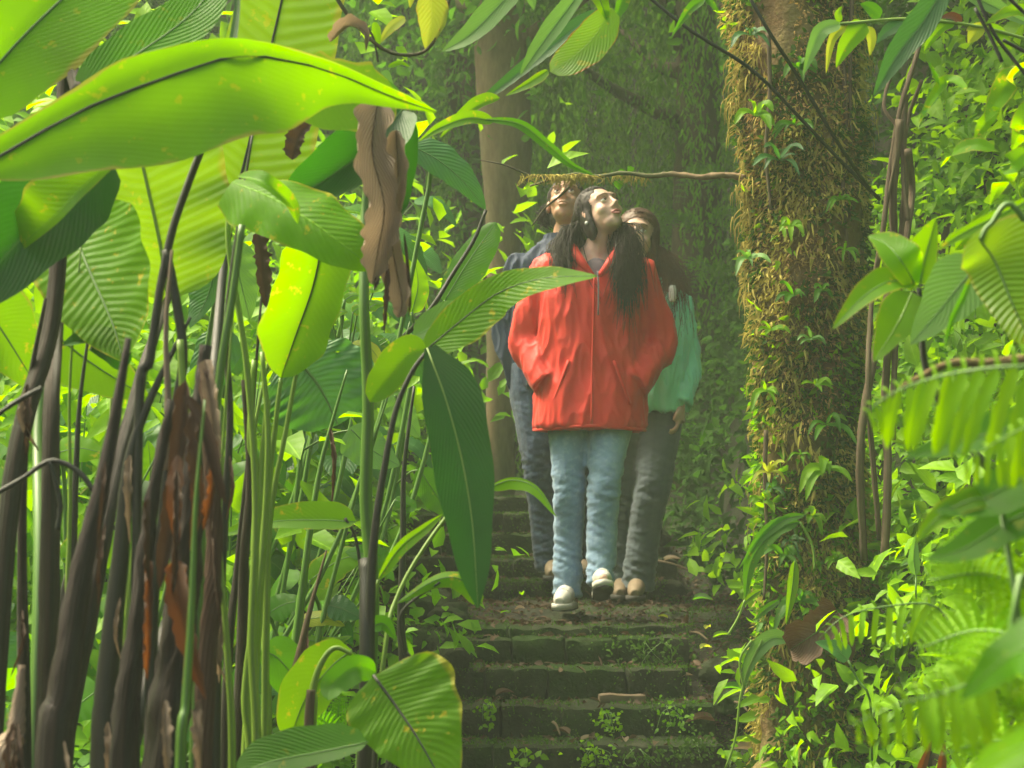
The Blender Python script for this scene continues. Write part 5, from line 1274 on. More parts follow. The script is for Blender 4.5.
for a in [
 (756, 115, 7, 34, 'smallL', 'grassy tuft on the left rim of the trunk near the top'),
 (748, 258, 6, 32, 'pale', 'pale tuft on the left rim of the trunk at head height of the walkers'),
 (793, 295, 5, 30, 'green', 'rosette with one rounded leaf at the middle of the trunk'),
 (796, 125, 7, 34, 'green', 'dark rosette high on the trunk face between the lianas'),
 (780, 160, 6, 38, 'blue', 'narrow leaved bluish tuft under the high rosette'),
 (822, 290, 6, 26, 'green', 'small three leaved sprout on the shaded side of the trunk'),
 (770, 330, 5, 22, 'lime', 'tiny lime sprout a third of the way up the trunk edge'),
 (810, 340, 5, 28, 'pale', 'pale limp leaf tuft below the three leaved sprout'),
 (765, 390, 7, 26, 'smallL', 'yellowish tuft above the thin hanging root'),
 (815, 385, 5, 24, 'smallL', 'pale upright leaf pair level with the red jacket hem'),
 (826, 425, 5, 34, 'green', 'leaf pair with long narrow blades on the trunk side'),
 (826, 470, 6, 34, 'smallL', 'long hanging pale leaf tuft on the right rim of the trunk'),
 (768, 472, 9, 26, 'yellow', 'yellow tipped rosette on the left rim level with the jeans'),
 (772, 488, 6, 26, 'blue', 'bluish shining leaf under the yellow tipped rosette'),
 (762, 500, 7, 24, 'lime', 'lime tuft sticking out left at knee height of the walkers'),
 (812, 515, 5, 30, 'lime', 'single round lime leaf on a stalk over the lower trunk'),
 (790, 540, 6, 26, 'deep', 'dark rosette in the middle of the lower trunk'),
 (786, 555, 6, 30, 'green', 'broad rosette at the lower trunk beside the glossy leaf plant'),
 (800, 70, 6, 30, 'green', 'arched leaf tuft near the top edge on the trunk'),
 (750, 35, 6, 26, 'blue', 'bluish leaf tuft at the top left of the trunk'),
 (845, 250, 7, 24, 'small', 'cluster of small leaves where trunk and bank meet'),
 (840, 200, 7, 26, 'small', 'cluster of small leaves in the dark hollow beside the trunk'),
 (800, 455, 6, 20, 'small', 'small leafy sprig at the centre of the trunk level with the jeans'),
 (835, 560, 8, 26, 'smallL', 'fresh leafy tuft at the right of the lower trunk'),
 (800, 600, 7, 34, 'green', 'upright strap leaf tuft above the maroon dead leaf'),
 (790, 225, 6, 26, 'smallL', 'short straggly tuft above the rounded leaf rosette'),
]:
    rosette(*a, wd=random.uniform(.09, .2))

# plants over the bank: px, py(root), n, size, mats, label
BP = [
 (905, 190, 9, 24, 'small smallL', 'fluffy small leaved plant beside the top of the woody vine'),
 (935, 150, 9, 26, 'small smallL', 'small leaved plant behind the two orange flowers'),
 (965, 60, 8, 34, 'green lime', 'broad leaved plant near the top right corner'),
 (1000, 110, 8, 34, 'lime green', 'lime leaved plant under the top right corner'),
 (915, 110, 6, 34, 'green lime', 'plant with long pointed leaf by the dark stalk at the top'),
 (1005, 190, 8, 34, 'lime green', 'yellowish leaved plant on the right edge above the large lime leaf'),
 (960, 200, 8, 26, 'blue green', 'dark leaved plant in the shade above the toothed sprig'),
 (880, 60, 7, 30, 'green blue', 'plant peeping out over the trunk hollow at the top'),
 (1000, 30, 8, 30, 'lime yellow', 'sunlit plant right at the top edge'),
 (850, 330, 7, 20, 'small green', 'little plant between trunk and woody vine'),
 (905, 420, 8, 36, 'blue green', 'broad bluish leaved plant right behind the woody vine'),
 (935, 450, 7, 26, 'lime green', 'plant with a yellow bud like young leaf under the fern tip'),
 (880, 520, 9, 30, 'smallL lime', 'pale narrow leaved plant at the foot of the woody vine'),
 (905, 560, 9, 30, 'lime green', 'fresh green plant with drooping blades beside the white leaf'),
 (870, 570, 8, 26, 'yellow lime', 'yellowish plant low beside the woody vine'),
 (940, 520, 8, 26, 'small green', 'tangled small plant in the dark gap under the blurred leaf'),
 (850, 500, 8, 24, 'green small', 'plant hanging in the groove right of the trunk'),
 (855, 600, 9, 28, 'small lime', 'leafy plant above the small pale fern'),
 (900, 650, 9, 26, 'small smallL', 'small leaved plant right under the small pale fern'),
 (870, 720, 10, 24, 'smallL small', 'carpet of bright little leaves at the bottom near the tree roots'),
 (840, 760, 9, 26, 'smallL small', 'bright small leaved plant at the bottom edge by the roots'),
 (905, 745, 9, 32, 'green lime', 'long leaved plant at the bottom edge before the orange stems'),
 (960, 720, 8, 30, 'green small', 'plant half hidden by the blurred corner leaves'),
 (985, 420, 8, 30, 'green blue', 'plant seen between the pinnae of the lime fern'),
 (950, 590, 8, 28, 'small green', 'dense small leaved plant left of the blurred corner leaves'),
 (990, 620, 8, 30, 'small green', 'small leaved plant behind the blurred corner leaves'),
 (925, 610, 8, 26, 'green lime', 'plant with round leaves behind the small pale fern'),
]
for (px, py, n_, sz, mats, lab) in BP:
    D = bank_y(px, py, 4.2)
    t = empty('leafy_plant', P(px, py, D), lab, 'plant', G3)
    o = ORG[t.name]; s = D / F; ms = mats.split(); rs = random.Random(px * 3 + py)
    for i in range(n_):
        a = i * 2.4; reach = sz * s * rs.uniform(.3, 1.1)
        b = o + np.array([math.cos(a) * reach, -abs(reach) * rs.uniform(.4, 1.4), reach * rs.uniform(-.1, 1.2)])
        L = sz * s * rs.uniform(.8, 1.5)
        out = np.array([math.cos(a) * .8, -.5, rs.uniform(-.2, .3)])
        tip = b + out * L * .8 + np.array([0, 0, -L * rs.uniform(.2, .7)])
        wd = L * rs.uniform(.18, .32)
        leaf(t, [b, (b + tip) / 2 + [0, 0, L * .15], tip], wd, wd, ms[0] if rs.random() < .6 else ms[1], prof=rs.choice(['ovate', 'lance']), N0=(out[0] * .3, -.8, .7), fold=.2, n=10, m=2, rib=False, wave=.08, rnd=rs.random())
        tube('leaf_stalk', [b, (b + o) / 2 + [0, -.01, .01], o], [.0018, .0028], M['stem'], t, seg=5, n=7)

# ferns drooping over the dark bank beyond the stair
FB = 'drooping ferns on the dark bank beyond the stair'
for i_, (px, py, L, lab) in enumerate([(700, 235, 60, 'topmost drooping fern on the dark bank, above the green shoulder'), (735, 290, 70, 'drooping fern on the dark bank nearest the mossy trunk'), (705, 330, 60, 'drooping fern on the dark bank right of the green sleeve'),
                           (740, 380, 66, 'drooping fern level with the green walker\'s hand'), (700, 420, 56, 'drooping fern just under the green walker\'s hand'), (725, 450, 60, 'lowest drooping fern on the dark bank'), (725, 190, 60, 'drooping fern under the end of the mossy branch')]):
    D = bank_y(px, py, 7.4, 11.5)
    c = P(px, py, D); s = D / F
    t = empty('fern', c, lab, 'fern', FB)
    for k_ in range(6):
        a = math.pi + (k_ - 2.5) * .55
        d = np.array([math.cos(a) * .7 - .2 if k_ < 4 else .5, -.6, .35])
        l = L * s * random.uniform(.8, 1.2)
        fern_frond(t, [c, c + d * l * .5 + [0, 0, l * .12], c + d * l * .85 - [0, 0, l * .2], c + d * l * 1.0 - [0, 0, l * .75]], l * .17, 'fern', npin=15, N0=(0, -1, .6), fine=3, droop=.4, pinw=.22)
# round leaf on the mossy bank right of the hand
t, D = rplant(709, 440, 'single rounded green leaf standing out on the dark mossy bank', D=bank_y(709, 440, 7.2), group=FB)
hleaf(t, [(716, 425, D - .05), (708, 438, D - .1), (700, 448, D - .1)], 9, 9, 'green', prof='heart', rib=False)
tube('stem', [P(716, 425, D - .05), P(720, 430, D + .1)], [.003, .003], M['stem'], t, n=5)

# green fern tucked low among the stalks on the left
t = plant(345, 3.6, 'small pale green fern showing between the arched sprout and the dark stalk', 'fern', 'ferns', name='fern')
fern_frond(t, [P(338, 735, 3.6), P(338, 715, 3.6), P(340, 700, 3.6), P(344, 682, 3.6)], .035, 'fern', npin=12, N0=(0, -1, .2), fine=5, pinw=.2)
fern_frond(t, [P(338, 735, 3.6), P(325, 722, 3.58), P(312, 715, 3.56), P(304, 712, 3.55)], .03, 'fern', npin=12, N0=(0, -1, .2), fine=5, pinw=.2)

# top right overhanging sprig, olive hanging leaf, flowers
D = 3.9
t = empty('overhanging_branch', P(1080, 40, D), 'level lime twig with pale and yellow leaves crossing above the mossy trunk', 'branch')
htube(t, [(1100, 60, D), (1030, 40, D), (975, 26, D), (910, 19, D), (850, 23, D), (840, 24, D)], 4, 3, 'stemlime', name='twig', n=30)
for pts, wl, wr, mt, rn in (([(842, 24), (822, 30), (812, 50), (803, 76)], 9, 8, 'pale', .9), ([(846, 26), (832, 40), (826, 74)], 5, 5, 'yellow', .6), ([(866, 24), (858, 32), (846, 48), (836, 68)], 10, 13, 'lime', .3),
                            ([(868, 26), (871, 40), (870, 56)], 6, 5, 'yellow', .2), ([(955, 24), (942, 28), (930, 42), (924, 52)], 5, 6, 'lime', .8), ([(905, 19), (892, 28), (884, 34), (876, 44)], 7, 7, 'blue', .9),
                            ([(972, 24), (975, 32), (968, 44)], 10, 10, 'yellow', .3), ([(962, 22), (952, 16), (940, 18)], 5, 5, 'orange', .3), ([(985, 28), (1000, 36), (1012, 50)], 9, 9, 'lime', .3),
                            ([(880, 18), (870, 8), (860, 4)], 8, 8, 'green', .3), ([(840, 22), (838, 14), (842, 6)], 4, 4, 'smallL', .3)):
    hleaf(t, [(*p_, D) for p_ in pts], wl, wr, mt, rnd=rn, prof='ovate', fold=.2, rib=False, n=14)
D = 3.7
t = empty('overhanging_branch', P(960, -100, D), 'long drooping olive leaf hanging from above beside the dark stalks', 'branch')
htube(t, [(980, -120, D), (955, -40, D), (945, -12, D)], 6, 4, 'stem', name='twig', n=12)
hleaf(t, [(948, -20, D), (925, 20, D), (898, 55, D), (874, 96, D)], 16, 18, 'blue', prof='lance', fold=.3, rnd=.0, n=26, ribmat='stem')
hleaf(t, [(950, -30, D + .1), (975, -4, D + .1), (1000, 10, D + .1), (1040, 30, D + .1)], 12, 12, 'pale', prof='lance', fold=.3, rnd=1, n=20)
t = empty('overhanging_branch', P(1030, -60, 3.2), 'dark stems slanting out of the top right corner with drooping lime leaves', 'branch')
for pts in ([(970, -20), (992, 30), (1010, 55), (1030, 80)], [(1000, -10), (1030, 18)], [(1003, 40), (1040, 60)], [(975, 8), (990, 36), (1002, 62)]):
    htube(t, [(*p_, 3.2) for p_ in pts], 4, 4, 'stemdark', name='stem', n=12)
for pts, wl, wr, mt, rn in (([(1030, 60), (1010, 80), (995, 105), (985, 122)], 12, 14, 'lime', .2), ([(1034, 100), (1020, 130), (1012, 150)], 10, 12, 'lime', .5), ([(1000, 108), (984, 125), (974, 140)], 7, 8, 'lime', .9),
                            ([(1030, 150), (1012, 165), (1000, 185), (990, 205)], 10, 12, 'lime', .3), ([(995, 150), (975, 145), (955, 152), (940, 168)], 7, 8, 'lime', .5), ([(930, 62), (935, 90), (920, 118)], 8, 8, 'green', .5), ([(966, 90), (950, 80), (935, 95), (918, 125)], 5, 8, 'lime', .6),
                            ([(955, 250), (975, 225), (990, 205)], 6, 7, 'lime', .1), ([(1030, 10), (1010, 12), (985, 24)], 8, 8, 'lime', .9)):
    hleaf(t, [(*p_, 3.2 + random.uniform(-.1, .1)) for p_ in pts], wl, wr, mt, rnd=rn, prof='ovate', fold=.2, rib=False, n=14, wave=.1)
red = surfmat('petal_coral', [(0.6, 0.12, 0.03), (0.7, 0.2, 0.05)], 30, .6, .2, .001)
for (px, py, lab) in ((968, 118, 'coral flower, the upper of the two in the small leaves'), (955, 127, 'coral flower, the lower and smaller of the two')):
    D = bank_y(px, py, 4.2) - .2; c = P(px, py, D)
    t = empty('flower', c, lab, 'flower', 'coral flowers on the bank')
    for i in range(5):
        a = i * 1.257; d = np.array([math.cos(a), -.35, math.sin(a)]) * .016
        leaf(t, [c, c + d * .6, c + d], .006, .006, 'orange', name='petal', fold=.2, n=6, m=2, rib=False, prof='ovate')
    tube('stem', [c, c + [.0, .06, -.03], c + [0, .22, -.05]], [.0015, .002], M['stem'], t, seg=5, n=7)
# white leaf, orange stems
t, D = rplant(915, 590, 'plant with a single whitish curled leaf low on the bank', D=4.4)
hleaf(t, [(916, 575, D), (914, 558, D), (916, 535, D)], 8, 6, 'whiteleaf' if 'whiteleaf' in M else 'pale', prof='lance', fold=.4, rnd=1)
hleaf(t, [(914, 560, D), (906, 562, D), (900, 566, D)], 3, 3, 'pale', prof='lance', rib=False)
tube('stem', [P(916, 575, D), P(916, 600, D), P(918, 640, D + .3)], [.002, .003], M['stem'], t, n=8)
t, D = rplant(925, 770, 'pair of orange brown dying blades standing at the bottom edge', D=3.6)
for pts in ([(915, 790), (922, 768), (932, 740)], [(940, 790), (942, 765), (945, 742)]):
    hleaf(t, [(*p_, D) for p_ in pts], 6, 5, 'orange', prof='lance', fold=.3, rib=False)
# ------------------------------------------------------------------ people
def ell(c, r, Rm=None, nu=16, nv=10):
    c = np.array(c, float); V = []; 
    for i in range(nv + 1):
        a = math.pi * i / nv
        for j in range(nu):
            b = 2 * math.pi * j / nu
            V.append((math.sin(a) * math.cos(b) * r[0], math.sin(a) * math.sin(b) * r[1], math.cos(a) * r[2]))
    V = np.array(V)
    if Rm is not None: V = V @ Rm.T
    i = np.arange(nv)[:, None] * nu; j = np.arange(nu)[None, :]; j2 = (j + 1) % nu
    Q = np.stack([i + j, i + nu + j, i + nu + j2, i + j2], -1).reshape(-1, 4)
    return V + c, Q
def loft(rings, seg=24, power=1.0):
    """rings: (centre, half width x, half depth y, yaw)"""
    V = []
    for c, rx, ry, yaw in rings:
        for j in range(seg):
            b = 2 * math.pi * j / seg
            x = math.copysign(abs(math.cos(b)) ** power, math.cos(b)) * rx; y = math.copysign(abs(math.sin(b)) ** power, math.sin(b)) * ry
            V.append((c[0] + x * math.cos(yaw) - y * math.sin(yaw), c[1] + x * math.sin(yaw) + y * math.cos(yaw), c[2]))
    n = len(rings); V = np.array(V)
    i = np.arange(n - 1)[:, None] * seg; j = np.arange(seg)[None, :]; j2 = (j + 1) % seg
    Q = [tuple(q) for q in np.stack([i + j, i + j2, i + seg + j2, i + seg + j], -1).reshape(-1, 4)]
    Q.append(tuple(range(seg))[::-1]); Q.append(tuple(range((n - 1) * seg, n * seg)))
    return V, Q
def remesh(parts, voxel, smooth=4):
    Vs = []; Fs = []; off = 0
    for p_ in parts:
        V, Q = p_[0], p_[1]
        Vs.append(np.asarray(V, float))
        for q in Q: Fs.append(tuple(int(a) + off for a in q))
        off += len(V)
    me = bpy.data.meshes.new('tmp'); me.from_pydata(np.concatenate(Vs).tolist(), [], Fs)
    o = bpy.data.objects.new('tmp', me); COL.objects.link(o)
    md = o.modifiers.new('r', 'REMESH'); md.mode = 'VOXEL'; md.voxel_size = voxel
    ms = o.modifiers.new('s', 'SMOOTH'); ms.factor = .5; ms.iterations = smooth
    dg = bpy.context.evaluated_depsgraph_get(); dg.update()
    ev = o.evaluated_get(dg); m2 = bpy.data.meshes.new_from_object(ev)
    V = np.zeros(len(m2.vertices) * 3); m2.vertices.foreach_get('co', V); V = V.reshape(-1, 3)
    Nn = np.zeros(len(m2.vertices) * 3); m2.vertices.foreach_get('normal', Nn); Nn = Nn.reshape(-1, 3)
    F_ = np.array([tuple(p.vertices) for p in m2.polygons if len(p.vertices) == 4])
    bpy.data.objects.remove(o, do_unlink=True); bpy.data.meshes.remove(me); bpy.data.meshes.remove(m2)
    return V, Nn, F_

def clothmat(name, c1, c2, sc=260, rough=.75, bump=.4, sheen=.2, wear=None):
    m, nt = newmat(name); g = N(nt); out = g.n('ShaderNodeOutputMaterial')
    tc = g.n('ShaderNodeTexCoord'); a = g.noise(9, 5, tc.outputs['Object'], .6); b = g.noise(sc, 2, tc.outputs['Object']); c = g.noise(40, 4, tc.outputs['Object'], .6)
    col = g.mix(g.ramp(a, .3, .7), c1, c2)
    if wear: col = g.mix(g.math('MULTIPLY', g.ramp(c, .5, .75), .6), col, wear)
    bp = g.n('ShaderNodeBump'); bp.inputs['Strength'].default_value = bump; bp.inputs['Distance'].default_value = .004
    g.l(g.math('ADD', c, g.math('MULTIPLY', b, .4)), bp.inputs['Height'])
    pr = g.n('ShaderNodeBsdfPrincipled'); g.l(col, pr.inputs['Base Color']); g.l(bp.outputs[0], pr.inputs['Normal'])
    pr.inputs['Roughness'].default_value = rough; pr.inputs['Sheen Weight'].default_value = sheen; pr.inputs['Specular IOR Level'].default_value = .3
    g.l(pr.outputs[0], out.inputs[0]); return m
def skinmat(name, c):
    m, nt = newmat(name); g = N(nt); out = g.n('ShaderNodeOutputMaterial')
    tc = g.n('ShaderNodeTexCoord'); a = g.noise(25, 4, tc.outputs['Object'], .6)
    col = g.mix(g.ramp(a, .35, .7), c, tuple(x * y for x, y in zip(c, (1.0, .82, .78))))
    pr = g.n('ShaderNodeBsdfPrincipled'); g.l(col, pr.inputs['Base Color']); pr.inputs['Roughness'].default_value = .5
    pr.inputs['Subsurface Weight'].default_value = .15; pr.inputs['Subsurface Radius'].default_value = (.01, .004, .002); pr.inputs['Subsurface Scale'].default_value = .5
    g.l(pr.outputs[0], out.inputs[0]); return m
M['skin'] = skinmat('skin', (0.60, 0.40, 0.31))
M['skin2'] = skinmat('skin_tanned', (0.42, 0.24, 0.16))
M['lip'] = skinmat('lip', (0.48, 0.17, 0.15))
M['redcloth'] = clothmat('red_jacket', (0.62, 0.022, 0.016), (0.72, 0.034, 0.022), 200, .55, .35, .1)
M['greencloth'] = clothmat('green_jacket', (0.22, 0.68, 0.50), (0.26, 0.74, 0.56), 240, .8, .5, .4)
M['bluecloth'] = clothmat('blue_jacket', (0.003, 0.014, 0.045), (0.006, 0.022, 0.06), 240, .7, .4, .1)
M['jeans'] = clothmat('light_jeans', (0.13, 0.22, 0.34), (0.21, 0.32, 0.45), 420, .85, .6, .2, (0.32, 0.43, 0.52))
M['darkjeans'] = clothmat('dark_jeans', (0.010, 0.026, 0.062), (0.02, 0.048, 0.10), 420, .85, .6, .2, (0.07, 0.12, 0.19))
M['greyjeans'] = clothmat('grey_jeans', (0.06, 0.085, 0.10), (0.10, 0.13, 0.15), 420, .85, .6, .2)
M['whiteshoe'] = clothmat('white_shoe', (0.42, 0.40, 0.36), (0.55, 0.53, 0.48), 150, .6, .3, 0, (0.4, 0.36, 0.28))
M['tanshoe'] = clothmat('tan_shoe', (0.16, 0.12, 0.08), (0.24, 0.18, 0.12), 150, .7, .4, 0, (0.2, 0.15, 0.1))
M['sole'] = clothmat('sole', (0.03, 0.028, 0.025), (0.06, 0.055, 0.05), 150, .8, .4, 0)
M['greyshirt'] = clothmat('grey_shirt', (0.13, 0.11, 0.13), (0.18, 0.15, 0.17), 240, .8, .4, .2)
M['hairdark'] = clothmat('dark_hair', (0.010, 0.006, 0.004), (0.022, 0.012, 0.008), 60, .6, .3, 0)
M['hairbrown'] = clothmat('brown_hair', (0.06, 0.028, 0.014), (0.11, 0.05, 0.025), 60, .5, .3, 0)
M['eye'] = clothmat('eye_white', (0.7, 0.68, 0.64), (0.75, 0.72, 0.7), 10, .2, 0, 0)
M['iris'] = clothmat('iris', (0.03, 0.02, 0.012), (0.05, 0.03, 0.02), 10, .2, 0, 0)
M['pearl'] = clothmat('pearl', (0.8, 0.78, 0.72), (0.85, 0.82, 0.78), 10, .2, 0, 0)

def headframe(c, yaw, pitch, roll=0.0):
    """face looks along -y; yaw>0 turns it to picture right, pitch>0 looks up"""
    Rm = np.array(Matrix.Rotation(yaw, 3, 'Z') @ Matrix.Rotation(-pitch, 3, 'X') @ Matrix.Rotation(roll, 3, 'Y'))
    return np.array(c, float), Rm
def head_parts(hf, s=1.0):
    c, Rm = hf
    def E(p, r): return ell(c + Rm @ (np.array(p) * s), np.array(r) * s, Rm)
    def Tb(pts, rr): return tube_geo([c + Rm @ (np.array(p) * s) for p in pts], [a * s for a in rr], 8, 8)[:2]
    L = [E((0, .018, .03), (.074, .093, .083)), E((0, -.02, -.03), (.06, .07, .08)), E((0, -.05, -.03), (.052, .044, .06)), E((0, -.064, -.095), (.024, .022, .018)), E((0, -.045, -.082), (.044, .045, .028)),
         E((.036, -.058, -.03), (.024, .026, .024)), E((-.036, -.058, -.03), (.024, .026, .024)), Tb([(0, -.088, .018), (0, -.100, -.008), (0, -.114, -.03)], [.008, .009, .012]),
         E((.011, -.1, -.034), (.009, .010, .007)), E((-.011, -.1, -.034), (.009, .010, .007)), E((0, -.072, .032), (.052, .024, .014)),
         E((0, -.092, -.057), (.022, .011, .0065)), E((0, -.09, -.069), (.019, .011, .007)), E((.075, .012, -.012), (.009, .018, .030)), E((-.075, .012, -.012), (.009, .018, .030))]
    return L
def face_details(t, body, hf, s=1.0):
    c, Rm = hf
    G = lambda p: c + Rm @ (np.array(p) * s)
    for sx in (-1, 1):
        V, Q = ell(G((sx * .030, -.079, .004)), np.array((.0135, .011, .0068)) * s, Rm); mesh('eye', V, Q, M['eye'], t)
        V, Q = ell(G((sx * .030 + .002, -.0885, .006)), np.array((.0062, .004, .0055)) * s, Rm); mesh('iris', V, Q, M['iris'], t)
        tube('eyebrow', [G((sx * .013, -.097, .024)), G((sx * .030, -.096, .030)), G((sx * .048, -.083, .024))], [.0022 * s, .0012 * s], M['hairbrown'], t, seg=6, n=8)
        tube('eyelid', [G((sx * .016, -.088, .008)), G((sx * .030, -.0935, .0135)), G((sx * .045, -.084, .006))], [.0013 * s, .001 * s], M['hairbrown'], t, seg=6, n=8)
    a = Acc()
    a.add(*tube_geo([G((-.024, -.092, -.062)), G((-.008, -.1025, -.056)), G((0, -.102, -.058)), G((.008, -.1025, -.056)), G((.024, -.092, -.062))], [.003 * s, .005 * s, .003 * s], 8, 14))
    a.add(*tube_geo([G((-.022, -.092, -.064)), G((0, -.103, -.072)), G((.022, -.092, -.064))], [.003 * s, .0065 * s, .003 * s], 8, 14))
    o = a.build('lips', M[body], t)
def hand_parts(w, d, side, palm_n, s=1.0, curl=.5):
    """relaxed hand at wrist w pointing along d; side = direction of the thumb side"""
    w = np.array(w, float); d = unit(np.array(d, float)); n_ = unit(np.array(palm_n, float)); sd = unit(np.cross(d, n_)) * side
    L = [tube_geo([w - d * .02, w + d * .02, w + d * .075 * s], [.022 * s, .026 * s, .03 * s], 10, 8)[:2]]
    for k in range(4):
        o_ = sd * (.026 - .0175 * k) * s; ln = (.072, .080, .074, .058)[k] * s
        b = w + d * .07 * s + o_
        p1 = b + d * ln * .4 + n_ * ln * .08 * curl; p2 = b + d * ln * (.75 - .1 * curl) + n_ * ln * .4 * curl; p3 = b + d * ln * (.95 - .35 * curl) + n_ * ln * .8 * curl
        L.append(tube_geo([b - d * .02, p1, p2, p3], [.0095 * s, .009 * s, .008 * s, .0065 * s], 8, 12)[:2])
    b = w + d * .025 * s + sd * .024 * s
    L.append(tube_geo([b, b + d * .03 * s + sd * .018 * s + n_ * .01, b + d * .058 * s + sd * .016 * s + n_ * .02], [.013 * s, .011 * s, .008 * s], 8, 10)[:2])
    return L

def hair(t, hf, neck, mat, n, ends, s=1.0, seed=1, thick=.0045, vol=1.0, long_=True):
    """ends: list of (weight, centre, spread) targets of the strand tips"""
    c, Rm = hf; r_ = np.random.default_rng(seed)
    P_ = [ell(c + Rm @ (np.array((0, .028, .038)) * s), np.array((.084, .094, .088)) * s * vol, Rm), ell(c + Rm @ (np.array((0, .045, -.03)) * s), np.array((.078, .062, .09)) * s * vol, Rm)]
    P_ += [ell(c + Rm @ (np.array((sx * .070, .018, -.045)) * s), np.array((.015, .038, .085)) * s * vol, Rm) for sx in (-1, 1)] if long_ else []
    V, Nn, Q = remesh(P_, .007, 3)
    Vl = (V - c) @ Rm / s
    # keep the face free
    bad = (Vl[:, 1] < -.035) & (Vl[:, 2] < .066 - .035 * (np.abs(Vl[:, 0]) / .07) ** 2) & (np.abs(Vl[:, 0]) < .066)
    keep = ~bad[Q].any(1); Q = Q[keep]
    f = np.array([noise.noise(Vector((v[0] * 160, v[1] * 160, v[2] * 16))) for v in V]); V = V + Nn * (f * .0035)[:, None]
    mesh('hair', V, Q, M[mat], t)
    a = Acc(); W = np.array([e[0] for e in ends], float); W /= W.sum()
    m_ = 0
    while m_ < n:
        u = r_.normal(size=3); u /= np.linalg.norm(u)
        if u[1] < -.25 and u[2] < .62: continue
        if u[2] < -.5: continue
        k = r_.choice(len(ends), p=W)
        tip = np.array(ends[k][1]) + r_.normal(0, 1, 3) * np.array(ends[k][2])
        side = np.sign((tip - c)[0]) or 1
        if (Rm @ u)[0] * side < -.15: continue
        m_ += 1
        root = c + Rm @ (np.array((0, .022, .036)) * s + u * np.array((.083, .096, .088)) * s * vol)
        # over the side of the head
        ly = max(u[1], -.1)
        q1 = c + (Rm @ np.array((0, ly * .09 + .03, 0))) * s + np.array([side * .080, 0, -.02]) * s * vol
        q2 = (q1 * .45 + tip * .55) + np.array([side * .02, 0, .02]) + r_.normal(0, .014, 3)
        v_, q_, u_ = tube_geo([root, q1, q2, tip], [thick, thick, thick * .8, thick * .3], 4, 13)
        a.add(v_, q_, u_, r_.random())
    o = a.build('hair', M[mat], t); o['label'] = 'loose strands of hair'; return o

def fold(V, Nn, amp, sc, seed=0):
    f = np.array([noise.noise(Vector((v[0] * sc[0] + seed, v[1] * sc[1], v[2] * sc[2]))) for v in V])
    f = 1 - 2 * np.abs(f) ** .8
    return V + Nn * ((f - .4) * amp)[:, None]

